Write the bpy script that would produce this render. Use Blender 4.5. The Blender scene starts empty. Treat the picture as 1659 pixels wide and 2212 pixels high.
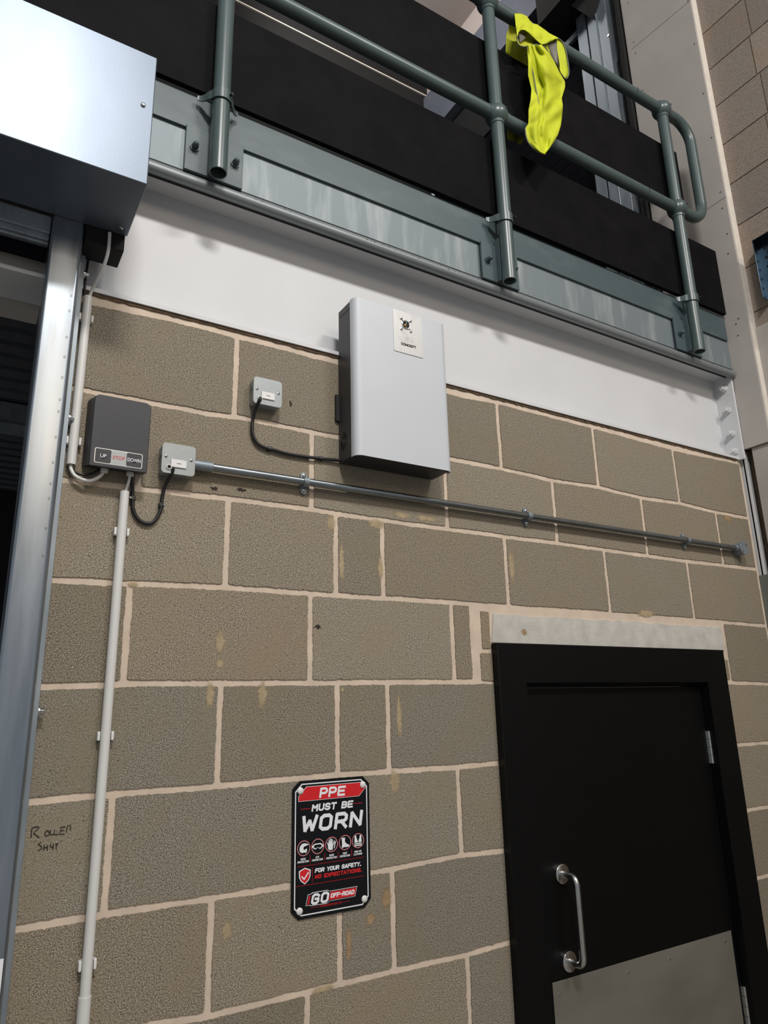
import bpy, bmesh, math, random
from mathutils import Vector, Matrix
from mathutils.geometry import tessellate_polygon
from math import pi, sin, cos
random.seed(7)
sc = bpy.context.scene
col = sc.collection
W, H, F = 1659.0, 2212.0, 1518.76
# ---------------------------------------------------------------- camera
CP = Vector((-.3291, -1.6467, -.0615)); YAW, PITCH, ROLL = .5490, .2704, -.0237
fw = Vector((sin(YAW)*cos(PITCH), cos(YAW)*cos(PITCH), sin(PITCH)))
rt = Vector((cos(YAW), -sin(YAW), 0)); up = rt.cross(fw)
RT = cos(ROLL)*rt + sin(ROLL)*up; UP = -sin(ROLL)*rt + cos(ROLL)*up; BK = -fw
cam = bpy.data.cameras.new('camera'); co = bpy.data.objects.new('camera', cam); col.objects.link(co)
cam.sensor_fit = 'HORIZONTAL'; cam.sensor_width = 36; cam.lens = 36*F/W; cam.clip_start = .02
co.matrix_world = Matrix(((RT.x, UP.x, BK.x, CP.x), (RT.y, UP.y, BK.y, CP.y), (RT.z, UP.z, BK.z, CP.z), (0, 0, 0, 1)))
sc.camera = co
def ray(u, v): return RT*((u-W/2)/F) + UP*((H/2-v)/F) - BK
def aty(u, v, y): d = ray(u, v); return CP + d*((y-CP.y)/d.y)
def atx(u, v, x): d = ray(u, v); return CP + d*((x-CP.x)/d.x)
# ---------------------------------------------------------------- light
sc.view_settings.view_transform = 'Standard'; sc.view_settings.look = 'None'
sc.view_settings.exposure = 0.0; sc.view_settings.gamma = 1; sc.view_settings.use_curve_mapping = False
wd = bpy.data.worlds.new('world'); sc.world = wd; wd.use_nodes = True
bg = wd.node_tree.nodes['Background']; bg.inputs[0].default_value = (.86, .93, 1, 1); bg.inputs[1].default_value = .32
def area(name, loc, tgt, sx, sy, pw, c=(1, .97, .93)):
    l = bpy.data.lights.new(name, 'AREA'); l.shape = 'RECTANGLE'; l.size = sx; l.size_y = sy; l.energy = pw; l.color = c
    o = bpy.data.objects.new(name, l); col.objects.link(o); o.location = loc
    o.rotation_euler = (Vector(tgt)-Vector(loc)).to_track_quat('-Z', 'Y').to_euler()
area('high_bay_lamp', (-.35, -3.2, 3.75), (.7, 0, .5), .7, .3, 120)
area('high_bay_lamp', (2.2, -4.4, 4.6), (1.3, 0, .5), 1.2, .35, 104)
area('far_reflection_fill', (.55, -9.0, 4.2), (.3, 0, .3), 3.0, 2.2, 115, (1, .80, .60))  # added unseen warm panel, brightens the guide rail by reflection
area('mezzanine_fill', (1.2, 1.3, 4.9), (1.9, 1.6, 4.9), .8, .2, 15)  # added fill with no fixture of its own, brightens the upper ceiling
# ---------------------------------------------------------------- mesh helpers
class MB:
    def __init__(s): s.v = []; s.f = []; s.m = []
    def add(s, vs, fs, m=0):
        b = len(s.v); s.v += [tuple(q) for q in vs]
        for f in fs: s.f.append([b+i for i in f]); s.m.append(m)
        return s
    def box(s, x0, x1, y0, y1, z0, z1, m=0):
        x0, x1 = sorted((x0, x1)); y0, y1 = sorted((y0, y1)); z0, z1 = sorted((z0, z1))
        return s.add([(x, y, z) for x in (x0, x1) for y in (y0, y1) for z in (z0, z1)],
                     [(0, 1, 3, 2), (4, 6, 7, 5), (0, 4, 5, 1), (2, 3, 7, 6), (0, 2, 6, 4), (1, 5, 7, 3)], m)
    def prism(s, pts, y0, y1, m=0):      # polygon in x,z extruded along y
        n = len(pts)
        tri = tessellate_polygon([[Vector((x, z, 0)) for x, z in pts]])
        vs = [(x, y0, z) for x, z in pts] + [(x, y1, z) for x, z in pts]
        fs = [list(t) for t in tri] + [[i+n for i in t] for t in tri]
        fs += [(i, (i+1) % n, (i+1) % n+n, i+n) for i in range(n)]
        return s.add(vs, fs, m)
    def flat(s, pts, y, m=0):
        return s.add([(x, y, z) for x, z in pts], [list(t) for t in tessellate_polygon([[Vector((x, z, 0)) for x, z in pts]])], m)
    def extrude(s, prof, axis, a, b, m=0, close=True, caps=True):   # profile extruded along axis
        n = len(prof)
        def P(q, t): return {'x': (t, q[0], q[1]), 'y': (q[0], t, q[1]), 'z': (q[0], q[1], t)}[axis]
        vs = [P(q, a) for q in prof] + [P(q, b) for q in prof]
        fs = [(i, (i+1) % n, (i+1) % n+n, i+n) for i in range(n if close else n-1)]
        if caps and close:
            tri = tessellate_polygon([[Vector((q[0], q[1], 0)) for q in prof]])
            fs += [list(t) for t in tri] + [[i+n for i in t] for t in tri]
        return s.add(vs, fs, m)
    def tube(s, path, r, n=12, m=0, caps=True, closed=False):
        P = [Vector(p) for p in path]; L = len(P); rs = r if isinstance(r, (list, tuple)) else [r]*L
        t0 = (P[1]-P[0]).normalized(); a = t0.orthogonal().normalized(); b0 = len(s.v)
        for i, p in enumerate(P):
            if closed: t = (P[(i+1) % L]-P[i-1]).normalized()
            else: t = ((P[min(i+1, L-1)]-P[max(i-1, 0)])).normalized()
            a = (a - t*a.dot(t)).normalized(); b = t.cross(a)
            for k in range(n):
                th = 2*pi*k/n; s.v.append(tuple(p+(a*cos(th)+b*sin(th))*rs[i]))
        for i in range(L if closed else L-1):
            j = (i+1) % L
            for k in range(n):
                s.f.append([b0+i*n+k, b0+i*n+(k+1) % n, b0+j*n+(k+1) % n, b0+j*n+k]); s.m.append(m)
        if caps and not closed:
            s.f.append([b0+k for k in range(n)][::-1]); s.m.append(m)
            s.f.append([b0+(L-1)*n+k for k in range(n)]); s.m.append(m)
        return s
    def cyl(s, p, q, r, n=24, m=0, caps=True, r2=None):
        return s.tube([p, q], [r, r if r2 is None else r2], n, m, caps)
    def ball(s, c, r, m=0, sc=(1, 1, 1), nu=24, nv=14):
        c = Vector(c); vs = []; fs = []
        for j in range(nv+1):
            ph = pi*j/nv
            for i in range(nu):
                th = 2*pi*i/nu; vs.append((c.x+r*sc[0]*sin(ph)*cos(th), c.y+r*sc[1]*sin(ph)*sin(th), c.z+r*sc[2]*cos(ph)))
        for j in range(nv):
            for i in range(nu): fs.append((j*nu+i, (j+1)*nu+i, (j+1)*nu+(i+1) % nu, j*nu+(i+1) % nu))
        return s.add(vs, fs, m)
    def build(s, name, mats, parent=None, bevel=0, smooth=35, seg=2, solid=0):
        me = bpy.data.meshes.new(name); off = Vector((0, 0, 0))
        if parent is not None: off = Vector(parent['org'])
        me.from_pydata([(v[0]-off.x, v[1]-off.y, v[2]-off.z) for v in s.v], [], s.f)
        mats = mats if isinstance(mats, (list, tuple)) else [mats]
        for mm in mats: me.materials.append(mm)
        me.polygons.foreach_set('material_index', s.m)
        bm = bmesh.new(); bm.from_mesh(me); bmesh.ops.remove_doubles(bm, verts=bm.verts, dist=1e-6)
        bmesh.ops.recalc_face_normals(bm, faces=bm.faces); bm.to_mesh(me); bm.free()
        if smooth:
            me.polygons.foreach_set('use_smooth', [True]*len(me.polygons)); me.set_sharp_from_angle(angle=math.radians(smooth))
        o = bpy.data.objects.new(name, me); col.objects.link(o)
        if parent is not None: o.parent = parent
        o['org'] = tuple(off) if parent is not None else (0.0, 0.0, 0.0)
        if solid:
            k = o.modifiers.new('thick', 'SOLIDIFY'); k.thickness = solid; k.offset = 0
        if bevel:
            b = o.modifiers.new('bevel', 'BEVEL'); b.width = bevel; b.segments = seg; b.limit_method = 'ANGLE'; b.angle_limit = math.radians(40); b.harden_normals = False
        return o
def thing(name, loc, label, cat, group=None):
    o = bpy.data.objects.new(name, None); col.objects.link(o); o.location = loc; o.empty_display_size = .02
    o['org'] = tuple(float(q) for q in loc); o['label'] = label; o['category'] = cat
    if group: o['group'] = group
    return o
def tag(o, label, cat, group=None):
    o['label'] = label; o['category'] = cat
    if group: o['group'] = group
    return o
def struct(o, label=None):
    o['kind'] = 'structure'
    if label: o['label'] = label
    return o
def arc(cx, cy, r, a0, a1, n=8): return [(cx+r*cos(math.radians(a0+(a1-a0)*i/n)), cy+r*sin(math.radians(a0+(a1-a0)*i/n))) for i in range(n+1)]
def rrect(x0, x1, z0, z1, r, n=6):
    return arc(x1-r, z1-r, r, 0, 90, n)+arc(x0+r, z1-r, r, 90, 180, n)+arc(x0+r, z0+r, r, 180, 270, n)+arc(x1-r, z0+r, r, 270, 360, n)
def smoothpath(pts, k=8):
    P = [Vector(p) for p in pts]; out = []
    for i in range(len(P)-1):
        a, b, c, d = P[max(i-1, 0)], P[i], P[i+1], P[min(i+2, len(P)-1)]
        for j in range(k):
            t = j/k; out.append(.5*((2*b)+(c-a)*t+(2*a-5*b+4*c-d)*t*t+(3*b-a-3*c+d)*t**3))
    out.append(P[-1]); return out
# ---------------------------------------------------------------- materials
def lin(c): return tuple(((q/255)/12.92 if q/255 <= .04045 else ((q/255+.055)/1.055)**2.4) for q in c)
def mat(name, rgb, rough=.5, metal=0, var=.0, scale=20, stretch=(1, 1, 1), bump=0, bscale=200, rvar=0, rgb2=None, spec=.5, thr=None, detail=4):
    m = bpy.data.materials.new(name); m.use_nodes = True; nt = m.node_tree; N = nt.nodes; L = nt.links
    b = N['Principled BSDF']; b.inputs['Roughness'].default_value = rough; b.inputs['Metallic'].default_value = metal
    b.inputs['Specular IOR Level'].default_value = spec
    c = lin(rgb); b.inputs['Base Color'].default_value = (*c, 1)
    tc = N.new('ShaderNodeTexCoord'); mp = N.new('ShaderNodeMapping'); mp.inputs['Scale'].default_value = stretch
    L.new(tc.outputs['Object'], mp.inputs[0])
    if var or rgb2:
        n = N.new('ShaderNodeTexNoise'); n.inputs['Scale'].default_value = scale; n.inputs['Detail'].default_value = detail
        L.new(mp.outputs[0], n.inputs['Vector'])
        r = N.new('ShaderNodeValToRGB'); L.new(n.outputs[0], r.inputs[0])
        lo, hi = thr or (.3, .7)
        r.color_ramp.elements[0].position = lo; r.color_ramp.elements[1].position = hi
        if rgb2: r.color_ramp.elements[0].color = (*c, 1); r.color_ramp.elements[1].color = (*lin(rgb2), 1)
        else:
            r.color_ramp.elements[0].color = (*[q*(1-var) for q in c], 1); r.color_ramp.elements[1].color = (*[min(1, q*(1+var)) for q in c], 1)
        L.new(r.outputs[0], b.inputs['Base Color'])
        if rvar:
            mr = N.new('ShaderNodeMapRange'); L.new(n.outputs[0], mr.inputs[0]); mr.inputs[1].default_value = .3; mr.inputs[2].default_value = .7
            mr.inputs[3].default_value = rough-rvar; mr.inputs[4].default_value = rough+rvar; L.new(mr.outputs[0], b.inputs['Roughness'])
    if bump:
        n2 = N.new('ShaderNodeTexNoise'); n2.inputs['Scale'].default_value = bscale; n2.inputs['Detail'].default_value = 3
        L.new(mp.outputs[0], n2.inputs['Vector'])
        bp = N.new('ShaderNodeBump'); bp.inputs['Strength'].default_value = bump; bp.inputs['Distance'].default_value = .001
        L.new(n2.outputs[0], bp.inputs['Height']); L.new(bp.outputs[0], b.inputs['Normal'])
    return m
def block_mat(name, base, dark, light, warm):
    m = bpy.data.materials.new(name); m.use_nodes = True; nt = m.node_tree; N = nt.nodes; L = nt.links
    b = N['Principled BSDF']; b.inputs['Roughness'].default_value = .95; b.inputs['Specular IOR Level'].default_value = .15
    tc = N.new('ShaderNodeTexCoord')
    def noise(s, d=3, rough=.6):
        n = N.new('ShaderNodeTexNoise'); n.inputs['Scale'].default_value = s; n.inputs['Detail'].default_value = d; n.inputs['Roughness'].default_value = rough
        L.new(tc.outputs['Object'], n.inputs['Vector']); return n
    def mix(a, bb, f, mode='MIX'):
        x = N.new('ShaderNodeMix'); x.data_type = 'RGBA'; x.blend_type = mode
        for i, q in ((6, a), (7, bb)):
            if hasattr(q, 'links') or hasattr(q, 'is_linked'): L.new(q, x.inputs[i])
            else: x.inputs[i].default_value = (*q, 1)
        if hasattr(f, 'is_linked'): L.new(f, x.inputs[0])
        else: x.inputs[0].default_value = f
        return x.outputs[2]
    def ramp(src, a, c):
        r = N.new('ShaderNodeMapRange'); r.inputs[1].default_value = a; r.inputs[2].default_value = c; L.new(src, r.inputs[0]); return r.outputs[0]
    fine = noise(420, 2, .65); med = noise(230, 3, .65); big = noise(5, 3)
    c = mix(lin(base), lin(dark), ramp(fine.outputs[0], .50, .38))
    c = mix(c, lin(light), ramp(fine.outputs[0], .54, .68))
    c = mix(c, lin(warm), ramp(big.outputs[0], .45, .75))
    vo = N.new('ShaderNodeTexVoronoi'); vo.inputs['Scale'].default_value = 95; L.new(tc.outputs['Object'], vo.inputs['Vector'])
    c = mix(c, lin((190, 182, 166)), ramp(vo.outputs['Distance'], .13, .06))
    px = ramp(med.outputs[0], .41, .31)
    c = mix(c, lin((60, 50, 38)), px)
    at = N.new('ShaderNodeAttribute'); at.attribute_name = 'tone'
    c = mix(c, at.outputs['Color'], 1.0, 'MULTIPLY')
    L.new(c, b.inputs['Base Color'])
    ad = N.new('ShaderNodeMath'); ad.operation = 'MULTIPLY_ADD'; L.new(med.outputs[0], ad.inputs[0]); ad.inputs[1].default_value = 1.6; L.new(fine.outputs[0], ad.inputs[2])
    bp = N.new('ShaderNodeBump'); bp.inputs['Strength'].default_value = .8; bp.inputs['Distance'].default_value = .0016
    L.new(ad.outputs[0], bp.inputs['Height']); L.new(bp.outputs[0], b.inputs['Normal'])
    return m
M = {}
M['block'] = block_mat('concrete_block', (148, 139, 124), (86, 77, 64), (196, 187, 171), (144, 132, 112))
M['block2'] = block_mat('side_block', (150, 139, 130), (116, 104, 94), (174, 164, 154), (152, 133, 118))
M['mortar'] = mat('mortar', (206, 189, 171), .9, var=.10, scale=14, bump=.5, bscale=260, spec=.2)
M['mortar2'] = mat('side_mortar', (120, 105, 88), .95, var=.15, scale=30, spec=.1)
M['smear'] = mat('mortar_stain', (152, 132, 102), .95, rgb2=(178, 158, 130), scale=60, spec=.1, bump=.5)
M['beam'] = mat('white_steel', (203, 204, 206), .55, var=.03, scale=4, bump=.1, bscale=300)
M['plaster'] = mat('plasterboard', (172, 166, 160), .8, var=.06, scale=5, bump=.15, bscale=150)
M['plaster_edge'] = mat('plasterboard_edge', (214, 206, 195), .85, var=.06, scale=30, bump=.3)
M['lintel'] = mat('lintel_concrete', (190, 187, 180), .9, var=.12, scale=22, bump=.8, bscale=120, rvar=.03)
M['galv_rail'] = mat('galvanised_rail', (146, 155, 164), .30, .85, var=.09, scale=14, stretch=(3, 1, .3), rvar=.05)
M['galv'] = mat('galvanised', (98, 108, 120), .38, .5, var=.09, scale=7, stretch=(1, 1, .5), rvar=.03, bump=.05, bscale=400)
M['galv_dull'] = mat('galvanised_dull', (132, 142, 150), .5, .55, rgb2=(152, 160, 166), scale=16, stretch=(2.2, 1, .45), rvar=.05, thr=(.42, .72), bump=.05)
M['fascia'] = mat('galvanised_streaked', (118, 128, 132), .55, .3, rgb2=(150, 157, 158), scale=9, stretch=(2.4, 1, .4), thr=(.48, .74), bump=.05, detail=6)
M['lip'] = mat('galvanised_lip', (128, 134, 136), .45, .4, var=.04, scale=30)
M['galv_zinc'] = mat('zinc_pipe', (142, 148, 152), .33, 1, var=.12, scale=60, stretch=(.3, 1, 1))
M['railpaint'] = mat('grey_green_paint', (70, 84, 84), .32, var=.06, scale=12, bump=.05, bscale=300)
M['plate'] = mat('grey_plate_paint', (68, 82, 86), .48, rgb2=(82, 97, 98), scale=8, stretch=(1, 1, 2), thr=(.5, .75))
M['blackboard'] = mat('black_board', (15, 14, 16), .7, var=.3, scale=9, bump=.3, bscale=220, spec=.06)
M['blackdoor'] = mat('black_door', (7, 7, 8), .45, var=.1, scale=8, bump=.06, bscale=90, spec=.22)
M['dark'] = mat('dark_metal', (22, 23, 26), .6, var=.2, scale=20)  # dark metal in its own colour, varied at random
M['slat'] = mat('dark_slats', (9, 10, 17), .7, .0, var=.2, scale=20, spec=.05)
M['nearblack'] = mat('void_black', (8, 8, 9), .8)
M['charcoal'] = mat('charcoal_plastic', (42, 43, 49), .5, var=.05, scale=60, bump=.35, bscale=900)
M['charcoal_metal'] = mat('charcoal_metal', (52, 51, 54), .45, .2, var=.05, scale=20, bump=.1, bscale=500)
M['silver'] = mat('silver_cover', (196, 200, 206), .45, .0, var=.015, scale=8, bump=.12, bscale=900)
M['emblem'] = mat('emblem_plate', (206, 206, 204), .38, .3, rgb2=(180, 180, 178), scale=35, thr=(.55, .8))
M['satin'] = mat('grey_metal_clad', (150, 155, 157), .4, .35, var=.04, scale=60, bump=.15, bscale=600)
M['white'] = mat('white_plastic', (222, 222, 220), .4)
M['pvc'] = mat('white_conduit', (214, 214, 211), .33, var=.02, scale=10)
M['rubber'] = mat('black_cable', (20, 20, 22), .42)
M['chrome'] = mat('steel_screw', (190, 192, 195), .22, 1)
M['stainless'] = mat('brushed_stainless', (196, 196, 194), .24, 1, var=.05, scale=60, stretch=(.2, 1, 3))
M['kick'] = mat('kick_steel', (142, 140, 130), .5, .6, var=.08, scale=5, stretch=(.6, 1, 1.4), bump=.05, bscale=700, rvar=.05)
M['vest'] = mat('hi_vis_yellow', (180, 188, 18), .75, var=.10, scale=14, bump=.3, bscale=600)
M['vest_dark'] = mat('hi_vis_shaded', (160, 164, 22), .8, var=.1, scale=14)  # vest yellow darkened as shade for the armhole inside and back panel
M['reflect'] = mat('grey_reflective', (96, 92, 84), .5, .2)
M['piping_and_crease'] = mat('grey_piping_crease', (96, 98, 88), .6)
M['signblack'] = mat('sign_black', (11, 11, 13), .25, spec=.3)
M['signwhite'] = mat('sign_white', (232, 234, 238), .35)
M['signred'] = mat('sign_red', (208, 28, 34), .35)
M['rust'] = mat('rust_brown', (86, 70, 56), .9)
M['red'] = mat('red_ink', (200, 60, 64), .5)
M['ink'] = mat('marker_ink', (44, 38, 32), .9)
M['floor'] = mat('concrete_floor', (150, 146, 140), .6, var=.1, scale=3)
M['ceil'] = mat('liner_sheet', (176, 165, 160), .7, var=.03, scale=3)
M['blue'] = mat('blue_grey_steel', (116, 122, 136), .42, .4, var=.06, scale=6)
M['green'] = mat('grey_green_casing', (106, 112, 106), .6, var=.05, scale=6)
M['brass'] = mat('brass', (150, 110, 50), .3, 1)
# ---------------------------------------------------------------- block wall
from math import floor as fl
def hline(pts): return sorted([(aty(u, v, 0).x, aty(u, v, 0).z) for u, v in pts])
def interp(L, x):
    if x <= L[0][0]: return L[0][1]
    for a, b in zip(L, L[1:]):
        if x <= b[0]: return a[1]+(b[1]-a[1])*(x-a[0])/(b[0]-a[0])
    return L[-1][1]
HL = {0: hline([(195, 663.5-5), (360, 693), (450, 715), (519, 733), (699.5, 780), (967, 850), (1000, 860), (1079, 874), (1290, 928), (1465, 976), (1596.6, 1003)]),
 1: hline([(182, 842), (450, 893), (522, 902), (676, 933), (1084.7, 1012), (1193, 1037), (1294, 1052), (1386, 1074.7), (1470, 1087), (1547, 1106), (1618, 1119)]),
 2: hline([(138, 1036), (345, 1060), (494, 1077), (676, 1099), (725.7, 1108.5), (826, 1123), (965, 1142.3), (1088, 1158), (1201.7, 1172.4), (1305, 1187), (1398, 1200), (1486, 1212), (1563, 1220.6), (1634, 1229)]),
 3: hline([(116, 1252), (282.5, 1260), (478, 1267.6), (672.7, 1281), (727, 1285), (828, 1291), (971, 1300), (1097, 1310), (1318, 1325), (1503, 1339), (1565.5, 1344), (1650, 1351)]),
 4: hline([(87, 1483), (268, 1476), (478, 1475), (671.5, 1474), (835, 1473), (1022, 1472), (1582, 1474), (1650, 1477)]),
 5: hline([(58.6, 1732), (237.8, 1715), (437.6, 1701), (468, 1697), (728.4, 1673), (838.7, 1666), (989.5, 1656), (1072, 1648), (1590, 1609), (1659, 1603.6)]),
 6: hline([(31, 2008), (225.7, 1973.8), (437.6, 1942.8), (846, 1877), (996.4, 1847), (1084, 1837), (1613, 1750), (1659, 1742)]),
 7: hline([(344.6, 2210), (444, 2196), (732, 2125.4), (850, 2097.8), (1008.5, 2062), (1094.6, 2037.4), (1632, 1898), (1659, 1890)])}
for k in range(8, 14): HL[k] = [(-1, .9-.225*k), (3, .9-.225*k)]
XR = 2.468
perp = {0: [-.2216, .2284, .679, 1.1301, 1.58, 2.03], 1: [.0016, .4516, .9016, 1.3516, 1.8016, 2.2516], 2: [-.228, .2217, .5242, .6711, 1.1211, 1.5711, 2.0211],
        3: [0, .45, .9, .972, 2.188], 4: [-.225, .2203, .5265, .6767], 5: [-.0041, .4459, .8959], 6: [-.225, .2174, .53, .6778], 7: [-.0026, .4474, .8974]}
DX0, DX1, LT = 1.045, 2.118, .115
wall = MB(); tones = []
rnd = random.Random(3)
G = .0077
def block(x0, x1, zb, zt, tone, hole=None):
    st = .006; pts = []
    n = max(2, int((x1-x0)/st)); mz = max(2, int((zt((x0+x1)/2)-zb((x0+x1)/2))/st))
    jit = lambda: rnd.gauss(0, .0006)
    wob = [rnd.uniform(-.0012, .0012) for _ in range(200)]
    def w(i): a = i/7.0; k = int(a); t = a-k; return wob[k % 200]*(1-t)+wob[(k+1) % 200]*t
    R = .0025
    for i in range(n+1):
        x = x0+(x1-x0)*i/n; e = min(x-x0, x1-x); c = max(0, R-e)*.5
        pts.append((x, zb(x)+w(i)+jit()+c))
    for i in range(1, mz): z = zb(x1)+(zt(x1)-zb(x1))*i/mz; pts.append((x1+w(i+50)+jit(), z))
    for i in range(n+1):
        x = x1-(x1-x0)*i/n; e = min(x-x0, x1-x); c = max(0, R-e)*.5
        pts.append((x, zt(x)+w(i+90)+jit()-c))
    for i in range(1, mz): z = zt(x0)-(zt(x0)-zb(x0))*i/mz; pts.append((x0+w(i+130)+jit(), z))
    k = len(pts); b = len(wall.v)
    wall.v += [(x, 0, z) for x, z in pts]+[(x, .0045, z) for x, z in pts]
    wall.f.append([b+i for i in range(k)]); wall.m.append(0); tones.append(tone)
    for i in range(k): wall.f.append([b+i, b+(i+1) % k, b+(i+1) % k+k, b+i+k]); wall.m.append(0); tones.append(tone)
for row in range(0, 13):
    ps = perp.get(row) or ([-.225, .225, .675] if row % 2 == 0 else [0, .45, .9])
    ps = [-.247 if p < -.2 else p for p in ps]
    if ps[0] > -.2: ps = [-.247]+ps
    xs = ps+[XR+G]
    for a, b in zip(xs, xs[1:]):
        segs = [(a, b)]
        if row >= 4: 
            segs = []
            if a < DX0: segs.append((a, min(b, DX0+G)))
            if b > DX1: segs.append((max(a, DX1-G), b))
        for (p, q) in segs:
            if row == 3 and p > .96 and q < 2.3: continue
            x0, x1 = p+G, q-G
            if x1-x0 < .01: continue
            t = rnd.uniform(.86, 1.1); wm = rnd.uniform(-.03, .03)
            block(x0, x1, lambda x, r=row: interp(HL[r+1], x)+G, lambda x, r=row: (interp(HL[r], x)-G if r else interp(HL[0], x)), (t*(1+wm), t, t*(1-wm), 1))
# narrow make-up bricks beside the lintel
block(1.008, 1.038, lambda x: .098, lambda x: .207, (1.05, 1, .88, 1)); block(.998, 1.05, lambda x: .006, lambda x: .083, (1.05, 1, .92, 1))
block(2.124, 2.182, lambda x: .008, lambda x: .08, (1, .96, .9, 1))
nb = len(wall.f)
def mbox(x0, x1, z0, z1): wall.box(x0, x1, .003, .10, z0, z1, 1)
mbox(-.24, DX0+.05, -2.03, .924); mbox(DX0+.05, DX1-.05, LT, .924); mbox(DX1-.05, 2.487, -2.03, .924)
o = wall.build('wall_back', [M['block'], M['mortar']], smooth=0)
me = o.data
ca = me.color_attributes.new('tone', 'FLOAT_COLOR', 'CORNER')
# tones follow the polygons by nearest creation order (faces keep order after normal recalculation)
vals = []
for i, p in enumerate(me.polygons):
    t = tones[i] if i < len(tones) else (1, 1, 1, 1)
    for _ in range(p.loop_total): vals += t
ca.data.foreach_set('color', vals); struct(o)
# stains and chips of the blockwork, thin irregular skins that belong to the wall
sm = MB(); soft = MB(); softv = []
def blob(cx, cz, rx, rz, y, m, n=22, seed=0):
    r = random.Random(seed)
    if m == 1:
        ph = [r.uniform(.35, 1.2) for _ in range(n)]
        sm.flat([(cx+rx*ph[i]*cos(2*pi*i/n), cz+rz*ph[i]*sin(2*pi*i/n)) for i in range(n)], y, 0); return
    ph = [r.uniform(.9, 1.3) for _ in range(n)]; k = len(soft.v)
    soft.add([(cx, y, cz)]+[(cx+rx*1.35*ph[i]*cos(2*pi*i/n), y, cz+rz*1.35*ph[i]*sin(2*pi*i/n)) for i in range(n)], [(0, 1+i, 1+(i+1) % n) for i in range(n)], 1 if m == 2 else 0)
    softv.extend([1.0]+[0.0]*n)
def soft_mat(name, rgb):
    m = mat(name, rgb, .95, var=.15, scale=60, spec=.1, bump=.4); nt = m.node_tree; N = nt.nodes; L = nt.links
    a = N.new('ShaderNodeAttribute'); a.attribute_name = 'soft'; tc = N.new('ShaderNodeTexCoord'); n = N.new('ShaderNodeTexNoise'); n.inputs['Scale'].default_value = 140; n.inputs['Detail'].default_value = 4
    L.new(tc.outputs['Object'], n.inputs['Vector']); ad = N.new('ShaderNodeMath'); ad.operation = 'ADD'; L.new(a.outputs['Fac'], ad.inputs[0]); L.new(n.outputs[0], ad.inputs[1])
    r = N.new('ShaderNodeMapRange'); r.inputs[1].default_value = .62; r.inputs[2].default_value = .98; r.inputs[4].default_value = .85; L.new(ad.outputs[0], r.inputs[0])
    L.new(r.outputs[0], N['Principled BSDF'].inputs['Alpha']); return m
for i, (u, v, ru, rv, m) in enumerate([(157+440-122, 1385, 9, 20, 0), (480-5, 1433, 8, 8, 0), (567, 1500, 9, 22, 0), (1132, 1366, 5, 6, 2), (628, 872, 4.5, 6, 1),
        (462, 1056, 9, 5, 1), (521, 1058, 11, 5, 1), (686, 1353, 10, 6, 1), (715, 1130, 8, 16, 0), (738, 1215, 5, 38, 0), (822, 1225, 5, 22, 0), (812, 1131, 16, 9, 0),
        (868, 1113, 16, 6, 0), (922, 1120, 22, 5, 0), (1105, 1225, 5, 30, 0), (1585-14, 1120, 7, 6, 2), (454, 1500, 9, 24, 0), (490, 2010, 10, 18, 0), (835, 1940, 9, 20, 2),
        (753, 2040, 5, 36, 2), (852, 1690, 9, 22, 0), (862, 1550, 5, 40, 0), (700, 2135, 22, 6, 0), (800, 1985, 8, 12, 2), (288, 1262, 10, 5, 0), (1395, 1325, 16, 6, 0), (740, 1490, 3, 4, 0), (1240, 1790, 2, 2, 0)]):
    P = aty(u, v, 0); e = aty(u+ru, v, 0).x-P.x; f = P.z-aty(u, v+rv, 0).z
    if DX0 < P.x < DX1 and P.z < LT: continue
    if m == 2 and P.z < .205 and P.z > .115 and P.x > 1.05: blob(P.x, P.z, e, f, -.0014, 2, seed=i)
    else: blob(P.x, P.z, e, f, -.0004, m, seed=i)
sm.build('wall_chip', [M['ink']], parent=o, smooth=0)
o2 = soft.build('wall_stain', [soft_mat('mortar_smear', (178, 160, 130)), soft_mat('brown_stain', (166, 140, 108))], parent=o, smooth=0)
at_ = o2.data.attributes.new('soft', 'FLOAT', 'POINT')
cs = {}
for q, w_ in zip(soft.v, softv): cs[(round(q[0], 5), round(q[2], 5))] = w_
at_.data.foreach_set('value', [cs.get((round(v.co.x, 5), round(v.co.z, 5)), 0.0) for v in o2.data.vertices])
# lintel over the door
b = MB(); P = [(1.043, .116)] + [(2.172, .116)] + [(2.172-i*.0286, .203+random.uniform(-.004, .003)) for i in range(40)]
b.prism(P, -.001, .09); struct(b.build('trim_1', M['lintel'], bevel=.001), 'pale concrete lintel over the black door')
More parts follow.
